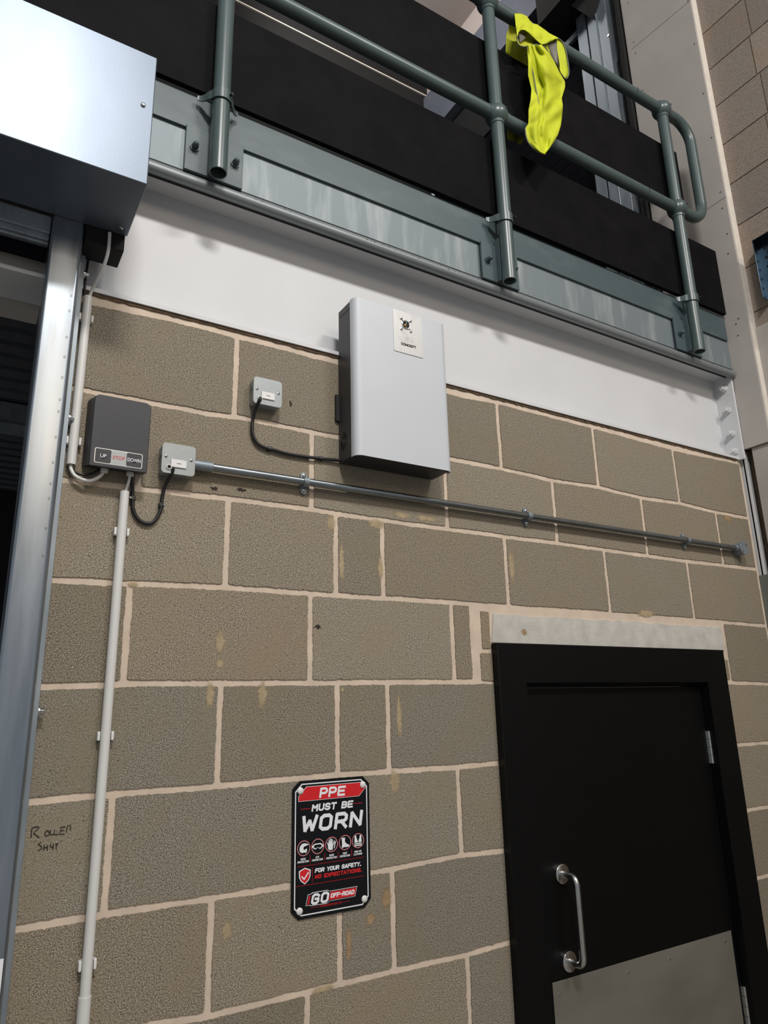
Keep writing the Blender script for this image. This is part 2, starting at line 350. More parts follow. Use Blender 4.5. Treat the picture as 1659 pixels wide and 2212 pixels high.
# floor, mezzanine, ceiling, far wall, side wall
b = MB(); b.box(-6, 2.6, -7, 3, -2.13, -2.03); struct(b.build('floor', M['floor']))
b = MB(); b.box(-2.2, 2.47, .14, 2.2, 1.33, 1.58); struct(b.build('floor_mezzanine', M['dark']))
b = MB(); b.box(-3, 2.9, -.2, 2.6, 5.12, 5.2); struct(b.build('ceiling', M['ceil']))
b = MB(); b.box(-3, 2.53, 2.18, 2.26, 1.58, 5.12); struct(b.build('wall_far', M['nearblack']))
b = MB(); b.box(-3, 2.52, 2.168, 2.18, 4.85, 4.860); struct(b.build('trim_2', M['plaster_edge']))
b = MB(); SX = 2.535
y_p = [(atx(1615, 14, SX), atx(1620, 75, SX)), (atx(1638, 171, SX), atx(1651, 246, SX))]
sj = [1.36+.225*k for k in range(0, 18)]; tn = []
def sblock(y0, y1, z0, z1):
    t = random.uniform(.88, 1.1); r = random.uniform(-.04, .04)
    yy = [(y0, z0), (y1, z0), (y1, z1), (y0, z1)]; k = len(b.v)
    b.v += [(SX, y, z) for y, z in yy]+[(SX+.006, y, z) for y, z in yy]
    b.f.append([k, k+1, k+2, k+3]); b.m.append(0)
    for i in range(4): b.f.append([k+i, k+(i+1) % 4, k+(i+1) % 4+4, k+i+4]); b.m.append(0)
    tn.extend([(t*(1+r), t, t*(1-r), 1)]*5)
ys_up = (y_p[0][0].y+y_p[0][1].y)/2; ys_lo = (y_p[1][0].y+y_p[1][1].y)/2
for i in range(len(sj)-1):
    k = i % 2; st = ys_lo if i % 2 == 0 else ys_up
    y = st-.45*6
    while y < .5:
        y0, y1 = y, min(y+.45, .35)
        if y0 > -2.4 and y1-y0 > .05: sblock(y0+.003, y1-.003, sj[i]+.003, sj[i+1]-.003)
        y += .45
for i in range(3):
    for y in (0.35, .8, 1.25, 1.7): sblock(y+.004+(.2 if i % 2 else 0), min(y+.446+(.2 if i % 2 else 0), 2.17), 4.72+.0+i*.15, 4.72+i*.15+.146) if False else None
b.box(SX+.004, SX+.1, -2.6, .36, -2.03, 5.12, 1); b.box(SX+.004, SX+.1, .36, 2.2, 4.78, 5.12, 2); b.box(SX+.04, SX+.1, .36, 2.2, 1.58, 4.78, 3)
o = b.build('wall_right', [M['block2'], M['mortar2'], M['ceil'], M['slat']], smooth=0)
ca = o.data.color_attributes.new('tone', 'FLOAT_COLOR', 'CORNER'); vals = []
for i, p in enumerate(o.data.polygons):
    t = tn[i] if i < len(tn) else (1, 1, 1, 1)
    for _ in range(p.loop_total): vals += t
ca.data.foreach_set('color', vals); struct(o)
# boards lining the foot of the side wall
b = MB(); b.box(2.524, 2.539, -2.3, -.10, .3, 1.505); struct(b.build('trim_3', M['plaster'], bevel=.001), 'plasterboard lining low on the side wall')
# ---------------------------------------------------------------- boxed column
t = thing('column_casing', (2.49, -.06, 1.0), 'grey white plasterboard casing around the column right of the steel beam', 'casing')
b = MB(); b.extrude([(-.142, .968), (-.03, .968), (-.03, 1.60), (.245, 1.60), (.245, 4.9), (-.142, 4.9)], 'x', 2.48, 2.493)
side = b.build('board', M['plaster'], t, bevel=.0008)
b = MB(); b.box(2.4935, 2.546, -.142, -.13, .3, 4.9); b.build('edge_board', M['plaster_edge'], t, bevel=.002)
b = MB()
for u, v in [(1590, 700), (1592+3, 688), (1573, 548), (1556, 415), (1560, 450), (1537, 297), (1519, 202), (1500, 95), (1369, 91), (1373, 115), (1388, 195), (1357, 6), (1486, 2), (1594, 725), (1571, 505)]:
    P = atx(u, v, 2.4795); b = MB(); b.tube([(2.4805, P.y, P.z), (2.4788, P.y, P.z)], .0032, 10); b.build('screw_head', M['ink'], t)
b = MB()
for (u0, v0, u1, v1) in ((1364, 107, 1492, 0), (1500, 470, 1569, 424), (1584, 795, 1589, 868)):
    p, q = atx(u0, v0, 2.4793), atx(u1, v1, 2.4793); b = MB(); b.tube([p, q], .0007, 6); b.build('board_joint', M['piping_and_crease'], t)
b = MB(); b.box(2.495, 2.507, -.142, -.052, .44, .967); b.build('lower_board', M['plaster'], t, bevel=.0008)
b = MB(); b.box(2.4955, 2.507, -.02, .09, -2.03, .967); b.box(2.4955, 2.53, -.012, -.004, -2.03, .967)
struct(b.build('steel_column', M['beam'], bevel=.001), 'pale steel column flange at the corner')
b = MB(); b.box(2.483, 2.494, -.30, .002, -1.6, .425); tag(b.build('column_guard', M['green'], bevel=.001), 'grey green casing low on the column beside the block wall corner', 'casing')
# ---------------------------------------------------------------- steel beam
t = thing('steel_beam', (1.1, .05, .925), 'long white painted steel beam resting on the block wall below the railing', 'beam')
b = MB(); b.box(-2.2, 2.468, -.006, .125, .928, .939); b.box(-2.2, 2.468, .054, .064, .936, 1.318); b.box(-2.2, 2.468, -.006, .125, 1.316, 1.328)
b.extrude([(.054, .937)]+[(.054-.012+.012*cos(a), .939+.012-.012*sin(a)) for a in (0, .5, 1, 1.57)], 'x', -2.2, 2.468)
b.build('beam_section', M['beam'], t)
b = MB(); b.box(2.468, 2.4795, -.03, .13, .925, 1.32); b.build('end_plate', M['beam'], t, bevel=.001)
for z in (1.262, 1.158, 1.048, .966):
    y = .008; b = MB(); b.cyl((2.468, y, z), (2.455, y, z), .0165, 6); b.cyl((2.455, y, z), (2.440, y, z), .0105, 14); b.cyl((2.468, y, z), (2.464, y, z), .0165, 20)
    b.build('bolt', M['beam'], t, bevel=.001)
# ragged mortar crack under the beam
b = MB(); n = 200; pts = []
for i in range(n+1): x = -.24+i*(2.70/n); pts.append((x, .921+random.uniform(-.0022, .0016)))
for i in range(n+1): x = 2.46-i*(2.70/n); pts.append((x, .9285))
b.prism(pts, -.001, .02)
struct(b.build('trim_4', mat('crack_brown', (92, 74, 56), .95, var=.5, scale=40)), 'dark ragged joint between mortar and beam')
# ---------------------------------------------------------------- galvanised fascia + ledge
t = thing('deck_fascia', (1.1, -.03, 1.3), 'galvanised steel edge of the upper deck with pale drip streaks', 'fascia')
b = MB(); b.box(-1.4, 2.4785, -.036, -.030, 1.325, 1.60); b.build('face_plate', M['fascia'], t)
b = MB(); prof = [(-.036, 1.332), (-.043, 1.332)]+arc(-.036, 1.313, .0165, 130, 270, 10)+[(-.030, 1.2985), (-.030, 1.332)]
b.extrude(prof, 'x', -1.4, 2.474); b.build('rounded_lip', M['lip'], t); b = MB(); b.box(-1.4, 2.462, -.0438, -.036, 1.3318, 1.3350); b.box(-1.4, 2.462, -.030, -.0065, 1.309, 1.316); b.build('lip_shade_strip', M['nearblack'], t)  # black strips stand in for the shade line under the lip and above it
b = MB()
for i in range(70):
    x = -.02+random.random()*2.45; w = random.uniform(.003, .009); z = 1.327-random.uniform(0, .004)
    b.prism([(x, z-.003), (x+w, z-.0035), (x+w*.8, z+.003), (x+w*.1, z+.003)], -.0515+.0, -.0500)
b = MB()
for i in range(60):
    x = .2+random.random()*2.2; w = random.uniform(.002, .006)
    th = random.uniform(145, 175); yy = -.036+.0168*cos(math.radians(th)); zz = 1.313+.0168*sin(math.radians(th))
    b.ball((x, yy, zz), w*.5, sc=(1, .2, .6), nu=8, nv=5)
b.build('rust_spot', M['rust'], t)['kind'] = 'stuff'
# ---------------------------------------------------------------- guard rail
PX = [.127, 1.142, 2.163]; PY = -.095; ZB = 1.32; ZM = 2.01; ZT = 2.545; RR = .0238
t = thing('guard_rail', (1.142, PY, 1.32), 'grey green tubular railing with ball joints and a looped end', 'railing')
for i, x in enumerate(PX):
    b = MB(); n = 32; b.tube([(x, PY, ZB), (x, PY, ZT)], RR, n, caps=False); b.tube([(x, PY, ZB), (x, PY, ZT)], RR-.003, n, caps=False)
    k = len(b.v)
    for rr_ in (RR, RR-.003):
        b.v += [(x+rr_*cos(2*pi*j/n), PY+rr_*sin(2*pi*j/n), ZB) for j in range(n)]
    for j in range(n): b.f.append([k+j, k+(j+1) % n, k+n+(j+1) % n, k+n+j]); b.m.append(0)
    post = b.build('post', M['railpaint'], t)
    for z in (ZM, ZT):
        b = MB(); b.ball((x, PY, z), .0425, nu=36, nv=22); b.cyl((x, PY, z-.0445), (x, PY, z+(.0445 if z == ZM else 0)), .0262, 28)
        b.cyl((x-.0435, PY, z), (x+.0435, PY, z), .0262, 28)
        bj = b.build('ball_joint', M['railpaint'], t)
        b = MB(); b.cyl((x+.013, PY-.037, z+.006), (x+.0135, PY-.0425, z+.0065), .0035, 8); b.build('set_screw', M['dark'], bj)
    b = MB(); b.box(x-.080, x+.082, -.054, -.0445, 1.333, 1.478); b.box(x-.018, x-.008, -.075, -.05, 1.335, 1.50)
    bp_ = b.build('base_plate', M['plate'], t, bevel=.001)
    for s, zz in ((-.056, 1.408), (.058, 1.405)):
        b = MB(); b.cyl((x+s, -.0535, zz), (x+s, -.058, zz), .0125, 20); b.cyl((x+s, -.058, zz), (x+s, -.067, zz), .0095, 6)
        b.tube([(x+s, -.067, zz), (x+s, -.073, zz), (x+s, -.077, zz), (x+s, -.0785, zz)], [.0085, .0075, .0045, .001], 14)
        b.build('dome_nut', M['plate'], bp_)
    # wavy clip that holds the boards
    b = MB(); path = [(x-.058, -.064)]+[(x-.051, -.066), (x-.043, -.074), (x-.035, -.090)]+[(x+.0285*cos(a), PY-.0285*sin(a)) for a in [math.radians(q) for q in range(170, 9, -16)]]+[(x+.035, -.090), (x+.043, -.074), (x+.051, -.066), (x+.058, -.064)]
    sp = [Vector((p[0], p[1], 0)) for p in path]
    sp = smoothpath(sp, 3); out = []
    for j, p in enumerate(sp):
        tt = (sp[min(j+1, len(sp)-1)]-sp[max(j-1, 0)]).normalized(); nn = Vector((tt.y, -tt.x, 0)); out.append((p+nn*0, p-nn*.0028))
    k = len(b.v); n = len(out)
    for j_, (p, q) in enumerate(out):
        e_ = abs(2*j_/(n-1)-1)**3; z0_ = 1.546+.016*e_; z1_ = 1.578-.004*e_
        b.v += [(p.x, p.y, z0_), (p.x, p.y, z1_), (q.x, q.y, z1_), (q.x, q.y, z0_)]
    for j in range(n-1):
        for e in range(4): b.f.append([k+4*j+e, k+4*j+(e+1) % 4, k+4*j+4+(e+1) % 4, k+4*j+4+e]); b.m.append(0)
    b.f += [[k, k+1, k+2, k+3], [k+4*(n-1)+e for e in range(4)]]; b.m += [0, 0]
    clip = b.build('board_clip', M['railpaint'], t)
    b = MB(); b.cyl((x+.018, PY-.024, 1.565), (x+.020, PY-.034, 1.562), .004, 10); b.build('clip_screw', M['dark'], clip)
b = MB(); b.tube([(-1.0, PY, ZM), (PX[2], PY, ZM)], RR, 28); b.build('middle_rail', M['railpaint'], t)
b = MB(); b.tube([(-1.0, PY, ZT), (PX[2], PY, ZT)], RR, 28); b.build('top_rail', M['railpaint'], t)
XE = 2.352; r_ = .10
pa = [(PX[2]+.02, PY, ZT)]+[(XE-r_+r_*cos(math.radians(a)), PY, ZT-r_+r_*sin(math.radians(a))) for a in range(90, -1, -9)]+[(XE-r_+r_*cos(math.radians(a)), PY, ZM+r_+r_*sin(math.radians(a))) for a in range(0, -91, -9)]+[(PX[2]+.02, PY, ZM)]
b = MB(); b.tube(pa, RR, 28); b.build('end_loop', M['railpaint'], t)
for z, u, v in ((ZT, 1380, 205), (ZM, 1405, 420)):
    x = aty(u, v, PY-RR).x; b = MB(); b.tube([(x+.0, PY+(RR+.0008)*cos(a), z+(RR+.0008)*sin(a)) for a in [math.radians(q) for q in range(150, 211, 10)]], .0012, 6); b.build('tube_mark', M['dark'], t)
# fixing plate
b = MB(); b.box(-1.4, 2.470, -.0445, -.0365, 1.476, 1.590); tag(b.build('fixing_plate', M['plate'], bevel=.0008), 'long flat grey green steel strip along the deck edge behind the posts', 'plate')
# black boards
b = MB(); b.box(-1.4, 2.462, -.062, -.0455, 1.597, 1.925); tag(b.build('kick_board', M['blackboard'], bevel=.001), 'lower and longer of the two black boards behind the railing posts', 'board', 'black boards on the railing')
b = MB(); b.box(-1.4, 2.280, -.062, -.044, 2.063, 2.392); tag(b.build('kick_board', M['blackboard'], bevel=.001), 'upper black board behind the railing, under the yellow vest', 'board', 'black boards on the railing')
# ---------------------------------------------------------------- upstairs shutter
t = thing('roller_shutter', (2.45, 1.2, 3.0), 'dark roller shutter with galvanised guide on the upper floor side wall', 'shutter')
b = MB(); b.box(2.49, 2.574, .70, 2.175, 4.40, 4.81); b.build('hood', M['blue'], t)
b = MB(); b.box(2.30, 2.574, .40, .70, 3.95, 4.6); b.box(2.56, 2.575, .45, 2.17, 3.95, 4.4); b.build('motor_housing', M['nearblack'], t)
b = MB()
for k in range(30): z = 1.6+k*.085; b.extrude([(2.574, z), (2.5695, z+.0015), (2.5695, z+.0835), (2.574, z+.085)], 'y', .5, 2.17, close=True)
b.build('slats', M['slat'], t)
b = MB()
b.box(2.47, 2.574, .485, .555, 1.59, 3.95); b.box(2.462, 2.574, .335, .470, 1.59, 3.93); b.box(2.455, 2.462, .40, .405, 1.59, 3.90)
b.build('guide_rail', M['galv_dull'], t, bevel=.002)
b = MB(); b.extrude([(.30, 3.98), (.42, 3.80), (.52, 3.98), (.52, 4.3), (.30, 4.3)], 'x', 2.38, 2.461); b.build('top_bracket', M['nearblack'], t)
for u, v in ((1287, 44), (1315, 77), (1354, 391)):
    P = atx(u, v, 2.46); b = MB(); b.cyl((2.462, P.y, P.z), (2.455, P.y, P.z), .007, 12); b.build('bolt', M['chrome'], t)
b = MB(); p, q = atx(1258, 66, 2.5), atx(1205, 122, 2.5); b.box(2.48, 2.5, p.y, .9, p.z-.02, p.z+.02); b.build('trim_strip', M['galv_dull'], t)
b = MB(); pa = [atx(u, v, 2.50) for u, v in ((1322, -20), (1326, 20), (1330, 60), (1336, 100), (1337, 118), (1334, 140), (1340, 160), (1346, 185), (1350, 230), (1355, 262), (1372, 420), (1378, 470))]
b.tube(smoothpath(pa, 5), .004, 8); tag(b.build('black_cable', M['rubber']), 'thin black cable hanging beside the galvanised guide on the upper floor', 'cable')
b = MB(); b.box(2.46, 2.53, .255, .275, 1.59, 4.9); b.build('dark_gap', M['nearblack'], t)
b = MB(); b.box(-.0, 0, 0, 0, 0, 0)
# ---------------------------------------------------------------- hi-vis vest
VX, VY = 900, 0
def vp(cx, cy, y): return aty(VX+cx/4.1475, VY+cy/4.1475, y)
def resample(P, n):
    P = [Vector((p[0], p[1], 0)) for p in P]; d = [0]
    for a, b_ in zip(P, P[1:]): d.append(d[-1]+(b_-a).length)
    out = []
    for i in range(n+1):
        s = d[-1]*i/n; k = max(j for j in range(len(d)) if d[j] <= s+1e-9); k = min(k, len(P)-2)
        out.append(P[k]+(P[k+1]-P[k])*((s-d[k])/(d[k+1]-d[k])))
    return out
def loft(b, L, R, yf, nu=14, nv=30, m=0):
    A = resample(L, nv); B = resample(R, nv); k = len(b.v)
    for j in range(nv+1):
        for i in range(nu+1):
            s = i/nu; t_ = j/nv; q = A[j]*(1-s)+B[j]*s; b.v.append(tuple(vp(q.x, q.y, yf(s, t_))))
    for j in range(nv):
        for i in range(nu):
            a = k+j*(nu+1)+i; b.f.append([a, a+1, a+nu+2, a+nu+1]); b.m.append(m)
t = thing('hi_vis_vest', (1.35, -.12, 2.5), 'bright yellow high visibility vest slung over the railing', 'vest')
b = MB()
LL = [(985, 405), (992, 480), (1000, 560), (1000, 680), (1028, 800), (1020, 900), (1002, 990), (1000, 1110), (972, 1150), (980, 1220), (1005, 1285), (1060, 1340), (1100, 1368), (1150, 1382)]
LR = [(1120, 402), (1190, 480), (1240, 565), (1280, 650), (1328, 730), (1330, 780), (1300, 880), (1310, 950), (1302, 1050), (1290, 1130), (1265, 1210), (1225, 1280), (1190, 1330), (1155, 1372)]
def ymain(s, t_):
    fold = .011*math.exp(-((s-(.28+.16*t_))/.07)**2)*(1 if t_ < .8 else max(0, 1-(t_-.8)/.12))
    return -.142+fold*1.5-.014*sin(s*pi)-.007*sin(9*s+7*t_)-.008*sin(14*t_+3*s)*sin(5*s+1.3)-.008*sin(23*t_-6*s)*math.exp(-((s-.75)/.25)**2)-.006*sin(31*t_+9*s)*math.exp(-((t_-.55)/.12)**2)-.006*abs(sin(6*s-5*t_))
loft(b, LL, LR, ymain, 30, 90)
b.build('front_panel', M['vest'], t, smooth=80, solid=.0016)
# part lying over the rail: from behind the tube, round its top and down to the hem
b = MB()
UE = [(875, 120), (908, 122), (940, 125), (985, 145), (1010, 180), (1040, 213), (1075, 218), (1150, 268), (1185, 298), (1225, 318), (1265, 338)]
LE = [(900, 335), (912, 292), (935, 268), (965, 268), (1000, 290), (1060, 348), (1118, 400), (1160, 392), (1195, 372), (1235, 350), (1268, 345)]
def ycap(s, t_): return -.126-.020*s**.7-.005*abs(sin(t_*14))*sin(pi*s)-.004*abs(sin(t_*9+s*5))
loft(b, UE, LE, ycap, 18, 60)
back_edge = [(885, 150), (905, 165), (960, 185), (1000, 215), (1060, 250), (1150, 300), (1240, 345)]
loft(b, UE, back_edge, lambda s, t_: -.130+.075*s**.7, 8, 60)
b.build('shoulder_fold', M['vest'], t, smooth=80, solid=.0016)
# armhole interiors
b = MB()
loft(b, LE[:7], [(900, 335), (902, 370), (912, 398), (940, 416), (990, 418), (1050, 402), (1118, 402)], lambda s, t_: -.122-.010*(2*s-1)**2-.002*sin(12*t_), 12, 24)
b.build('armhole_inside', M['vest_dark'], t, smooth=80, solid=.001)
b = MB()
loft(b, [(1118, 402), (1165, 445), (1205, 500), (1240, 548), (1272, 600), (1295, 660), (1330, 704)], [(1268, 343), (1300, 370), (1328, 425), (1346, 500), (1362, 600), (1364, 655), (1352, 695)], lambda s, t_: -.126-.016*s**2, 14, 30)
b.build('armhole_fold', M['vest'], t, smooth=80, solid=.001)
b = MB(); loft(b, [(1180, 392), (1190, 440), (1212, 490), (1240, 540), (1270, 590)], [(1255, 350), (1258, 430), (1268, 500), (1280, 570), (1284, 625)], lambda s, t_: -.1295-.010*s**2, 8, 20)
b.build('reflective_stripe', M['reflect'], t, smooth=80); b = MB()
loft(b, [(915, 290), (920, 340), (925, 380)], [(985, 300), (975, 340), (940, 372)], lambda s, t_: -.134, 6, 10)
b.build('reflective_stripe', M['reflect'], t, smooth=80)
# back drape, behind the upper board
b = MB()
loft(b, [(850, 120), (822, 260), (805, 310), (798, 455), (800, 700), (815, 1000), (812, 1220), (822, 1258), (850, 1240)], [(1240, 345), (1180, 420), (1130, 520), (1090, 700), (1060, 900), (1030, 1100), (1000, 1210), (960, 1250), (925, 1298)],
     lambda s, t_: -.018+.03*(1 if t_ > .1 else t_*10)+.008*sin(9*s+4*t_)-.03*max(0, 1-t_*6), 24, 60)
b.build('back_panel', M['vest_dark'], t, smooth=80, solid=.0016)
b = MB()
for line, y in ((LE, -.1385), ([(900, 335), (902, 370), (912, 398), (940, 416), (990, 418), (1050, 402), (1100, 398), (1150, 425), (1200, 492), (1242, 560)], -.141),
                ([(1268, 343), (1300, 370), (1328, 425), (1346, 500), (1362, 600), (1364, 655), (1352, 695), (1330, 704), (1297, 662)], -.144),
                ([(972, 1150), (980, 1220), (1005, 1285), (1060, 1342), (1100, 1370), (1150, 1384)], -.149), ([(990, 430), (1010, 540), (1045, 660), (1065, 780), (1085, 880), (1100, 960)], -.151), ([(850+25, 120), (888, 200), (893, 280), (900, 335)], -.128)):  # the cord inside the front panel paints the fold's shaded crease
    b = MB(); b.tube(smoothpath([vp(x, y_, y) for x, y_ in line], 5), .0022, 8); b.build('piping_and_crease', M['piping_and_crease'], t, smooth=80)
# ---------------------------------------------------------------- left roller shutter
t = thing('roller_shutter', (-.25, -.1, 1.05), 'galvanised roller shutter hood and guide at the left of the block wall', 'shutter')
b = MB(); HX = -.084; HY0, HY1, HZ0, HZ1 = -.286, -.082, 1.052, 1.402
b.box(-2.2, HX, HY0, HY1, HZ0, HZ1); b.build('hood', M['galv'], t, bevel=.0022, seg=3)
for (u, v, pl) in ((309, 227, 'y'), (261, 491, 'z')):
    P = aty(u, v, HY0) if pl == 'y' else None
    b = MB()
    if pl == 'y': b.tube([(P.x, HY0+.001, P.z), (P.x, HY0-.003, P.z), (P.x, HY0-.0042, P.z)], [.0055, .005, .003], 14)
    else:
        d = ray(u, v); P = CP+d*((HZ0-CP.z)/d.z); b.tube([(P.x, P.y, HZ0+.001), (P.x, P.y, HZ0-.003), (P.x, P.y, HZ0-.0042)], [.0055, .005, .003], 14)
    b.build('screw', M['chrome'], t)
b = MB(); b.box(-.176, -.0885, -.0808, -.004, 1.010, 1.288); b.build('motor_cover', M['nearblack'], t, bevel=.002)
b = MB(); prof = [(-.248, -.014)]+arc(-.242, -.076, .006, 180, 270, 5)+arc(-.189, -.072, .010, 270, 360, 6)+[(-.179, -.012), (-.183, -.012), (-.183, -.070), (-.244, -.076), (-.244, -.014)]
b.extrude(prof, 'z', -2.03, 1.05); b.build('guide_rail', M['galv_rail'], t)
b = MB(); b.box(-.1775, -.166, -.034, -.030, -2.03, 1.0); b.box(-.170, -.166, -.030, -.001, -2.03, 1.0); b.build('wall_angle', M['galv_dull'], t, bevel=.0006)
for k in range(13):
    z = .86-k*.05+random.uniform(-.015, .015); b = MB(); b.tube([(-.1925+.0018*cos(a), -.0823, z+.0026*sin(a)) for a in [2*pi*i/10 for i in range(10)]], .0004, 4, closed=True); b.build('stamped_mark', M['piping_and_crease'], t)
for z in (.958, .585, -.054):
    b = MB(); b.cyl((-.168, -.020, z), (-.154, -.020, z), .0075, 6); b.cyl((-.168, -.020, z), (-.162, -.020, z), .0105, 16); b.build('bolt', M['chrome'], t, bevel=.0006)
b = MB()
for k, (y0, y1, z0, z1) in enumerate(((-.075, -.062, 1.005, 1.05), (-.058, -.030, .985, 1.012), (-.066, -.058, .992, 1.022))): b.box(-2.2, -.250, y0, y1, z0, z1)
b.build('bottom_bar', M['galv_dull'], t, bevel=.002)
b = MB(); 
for k in range(4): b.extrude([(-.045, .95+k*.03), (-.028, .955+k*.03), (-.028, .975+k*.03), (-.045, .98+k*.03)], 'x', -2.2, -.250)
b.build('slats', M['slat'], t)
p = aty(8, 2070, -.0805); b = MB(); b.box(p.x-.05, p.x, -.0826, -.0819, p.z-.14, p.z); b.build('white_sticker', M['signwhite'], t)
# beyond the shutter opening: deck underside with ribs and joist
b = MB(); b.box(-2.2, -.24, 0, .25, .94, 1.3); struct(b.build('trim_5', M['plaster']), 'boxed soffit over the shutter opening')
b = MB(); b.box(-.24, -.2, .0, .18, -2.03, .93); struct(b.build('trim_6', M['blue']), 'jamb of the shutter opening')
b = MB()
for k in range(26): y = .25+k*.11; b.extrude([(y, 1.30), (y+.02, 1.27), (y+.06, 1.27), (y+.08, 1.30), (y+.11, 1.30), (y+.11, 1.33), (y, 1.33)], 'x', -3, 2.3)
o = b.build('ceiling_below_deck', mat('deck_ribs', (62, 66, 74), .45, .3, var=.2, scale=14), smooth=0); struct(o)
b = MB(); b.box(-3, 2, 1.62, 1.72, 1.16, 1.262); b.box(-3, 2, 1.60, 1.74, 1.155, 1.16); tag(b.build('deck_joist', M['galv_dull']), 'pale galvanised joist seen under the dark deck through the shutter opening', 'joist')
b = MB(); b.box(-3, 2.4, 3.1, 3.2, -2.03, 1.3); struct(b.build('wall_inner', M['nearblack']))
# grey cable from hood, black cable
def cable(name, pts, r, m, label, k=8, clips=(), par=None):
    b = MB(); b.tube(smoothpath(pts, k), r, 12); o = b.build(name, m)
    if label: tag(o, label, 'cable')
    for (x, y, z, dx, dz) in clips:
        c = MB(); c.box(x-.006-abs(dz)*.003, x+.006+abs(dz)*.003, -.012, -.0005, z-.0055, z+.0055)
        c.build('cable_clip', M['rubber'], o, bevel=.002)
        c = MB(); c.tube([(x+dx, -.010, z+dz), (x+dx, -.0145, z+dz), (x+dx, -.0155, z+dz)], [.0026, .0026, .0012], 10); c.build('clip_nail', M['chrome'], o)
    return o
cable('grey_cable', [aty(237, 503, -.0875), aty(234, 540, -.0865), aty(225, 572, -.070), aty(211, 602, -.044), aty(199, 626, -.022), aty(192, 645, -.0125), (-.1495, -.0125, .88)], .0040, M['pvc'], 'pale grey cable dropping from the shutter hood into the top of the left conduit')
cable('black_cable', [(-.156, -.006, 1.04), (-.157, -.006, 1.0), (-.1585, -.006, .96), (-.158, -.006, .91)], .0032, M['rubber'], 'short black cable between the shutter guide and the beam above the left conduit')
# ---------------------------------------------------------------- white conduits
def conduit(x, z0, z1, clips, label, extra=None):
    t = thing('conduit', (x, -.012, z0), label, 'conduit')
    b = MB(); b.tube([(x, -.0125, z0), (x, -.0125, z1)], .0102, 24, caps=False); b.tube([(x, -.0125, z0), (x, -.0125, z1)], .0088, 24, caps=False)
    n = 24
    for z in (z0, z1):
        k = len(b.v)
        for r in (.0102, .0088): b.v += [(x+r*cos(2*pi*j/n), -.0125+r*sin(2*pi*j/n), z) for j in range(n)]
        for j in range(n): b.f.append([k+j, k+(j+1) % n, k+n+(j+1) % n, k+n+j]); b.m.append(0)
    b.build('pipe', M['pvc'], t)
    if extra: b = MB(); b.tube([(x, -.0125, extra[0]), (x, -.0125, extra[1])], .0122, 24); b.build('coupler', M['pvc'], t)
    for z in clips:
        b = MB(); b.box(x-.0165, x+.0165, -.005, -.0005, z-.009, z+.009); b.box(x-.0165, x-.0112, -.017, -.002, z-.009, z+.009); b.box(x+.0112, x+.0165, -.017, -.002, z-.009, z+.009)
        b.build('clip', M['white'], t, bevel=.0012)
conduit(-.1495, .478, .905, (.848, .535), 'short white conduit running down beside the shutter guide to the control box')
conduit(-.0305, -2.0, .432, (.336, -.107, -.532), 'long white conduit running down the wall below the control box', (-2.0, -.585))
# ---------------------------------------------------------------- control box
t = thing('control_box', (-.055, -.03, .474), 'charcoal roller shutter control box with UP, STOP and DOWN buttons', 'control box')
def cprof(x0, x1, z0, z1, r): return [(x0, z0), (x1, z0)]+arc(x1-r, z1-r, r, 0, 90, 6)+arc(x0+r, z1-r, r, 90, 180, 6)
b = MB(); A = cprof(-.1265, .009, .482, .652, .014); B_ = cprof(-.1185, .0075, .470, .643, .014); n = len(A)
vs = [(x, -.0008, z) for x, z in A]+[(x, -.053, z) for x, z in B_]
fs = [(i, (i+1) % n, (i+1) % n+n, i+n) for i in range(n)]+[list(range(n))[::-1], [i+n for i in range(n)]]
b.add(vs, fs); b.build('body', M['charcoal'], t, bevel=.0015)
bx0, bx1, bz0, bz1 = -.1085, -.0045, .4785, .514
pn = MB(); Y = -.0534
o_ = rrect(bx0, bx1, bz0, bz1, .004); i_ = rrect(bx0+.0016, bx1-.0016, bz0+.0016, bz1-.0016, .003)
pn.prism(o_, -.0526, Y); pan = pn.build('button_panel', M['emblem'], t)
w3 = (bx1-bx0-.0032)
b = MB(); b.prism(rrect(bx0+.0016, bx0+.0016+w3*.335, bz0+.0016, bz1-.0016, .003), Y, Y-.0003); b.build('up_button', M['charcoal'], pan)
b = MB(); b.prism(rrect(bx0+.0016+w3*.338, bx0+.0016+w3*.662, bz0+.0016, bz1-.0016, .0015), Y, Y-.0003); b.build('stop_button', M['satin'], pan)
b = MB(); b.prism(rrect(bx0+.0016+w3*.665, bx1-.0016, bz0+.0016, bz1-.0016, .003), Y, Y-.0003); b.build('down_button', M['charcoal'], pan)
def text(s_, x, z, y, h, m, parent, name, w=None, bold=0.0):
    c = bpy.data.curves.new('t', 'FONT'); c.body = s_; c.align_x = 'CENTER'; c.align_y = 'CENTER'; c.size = 1; c.offset = bold
    o = bpy.data.objects.new('t', c); col.objects.link(o)
    dg = bpy.context.evaluated_depsgraph_get(); me = bpy.data.meshes.new_from_object(o.evaluated_get(dg)); 
    bpy.data.objects.remove(o); bpy.data.curves.remove(c)
    xs = [v.co.x for v in me.vertices]; zs = [v.co.y for v in me.vertices]; cx, cz = (min(xs)+max(xs))/2, (min(zs)+max(zs))/2
    k = h/(max(zs)-min(zs)); kx = (w/(max(xs)-min(xs))) if w else k
    off = Vector(parent['org'])
    for v in me.vertices: v.co = Vector((x+(v.co.x-cx)*kx, y, z+(v.co.y-cz)*k))-off
    me.materials.clear(); me.materials.append(m)
    o = bpy.data.objects.new(name, me); col.objects.link(o); o.parent = parent; o['org'] = tuple(off); return o
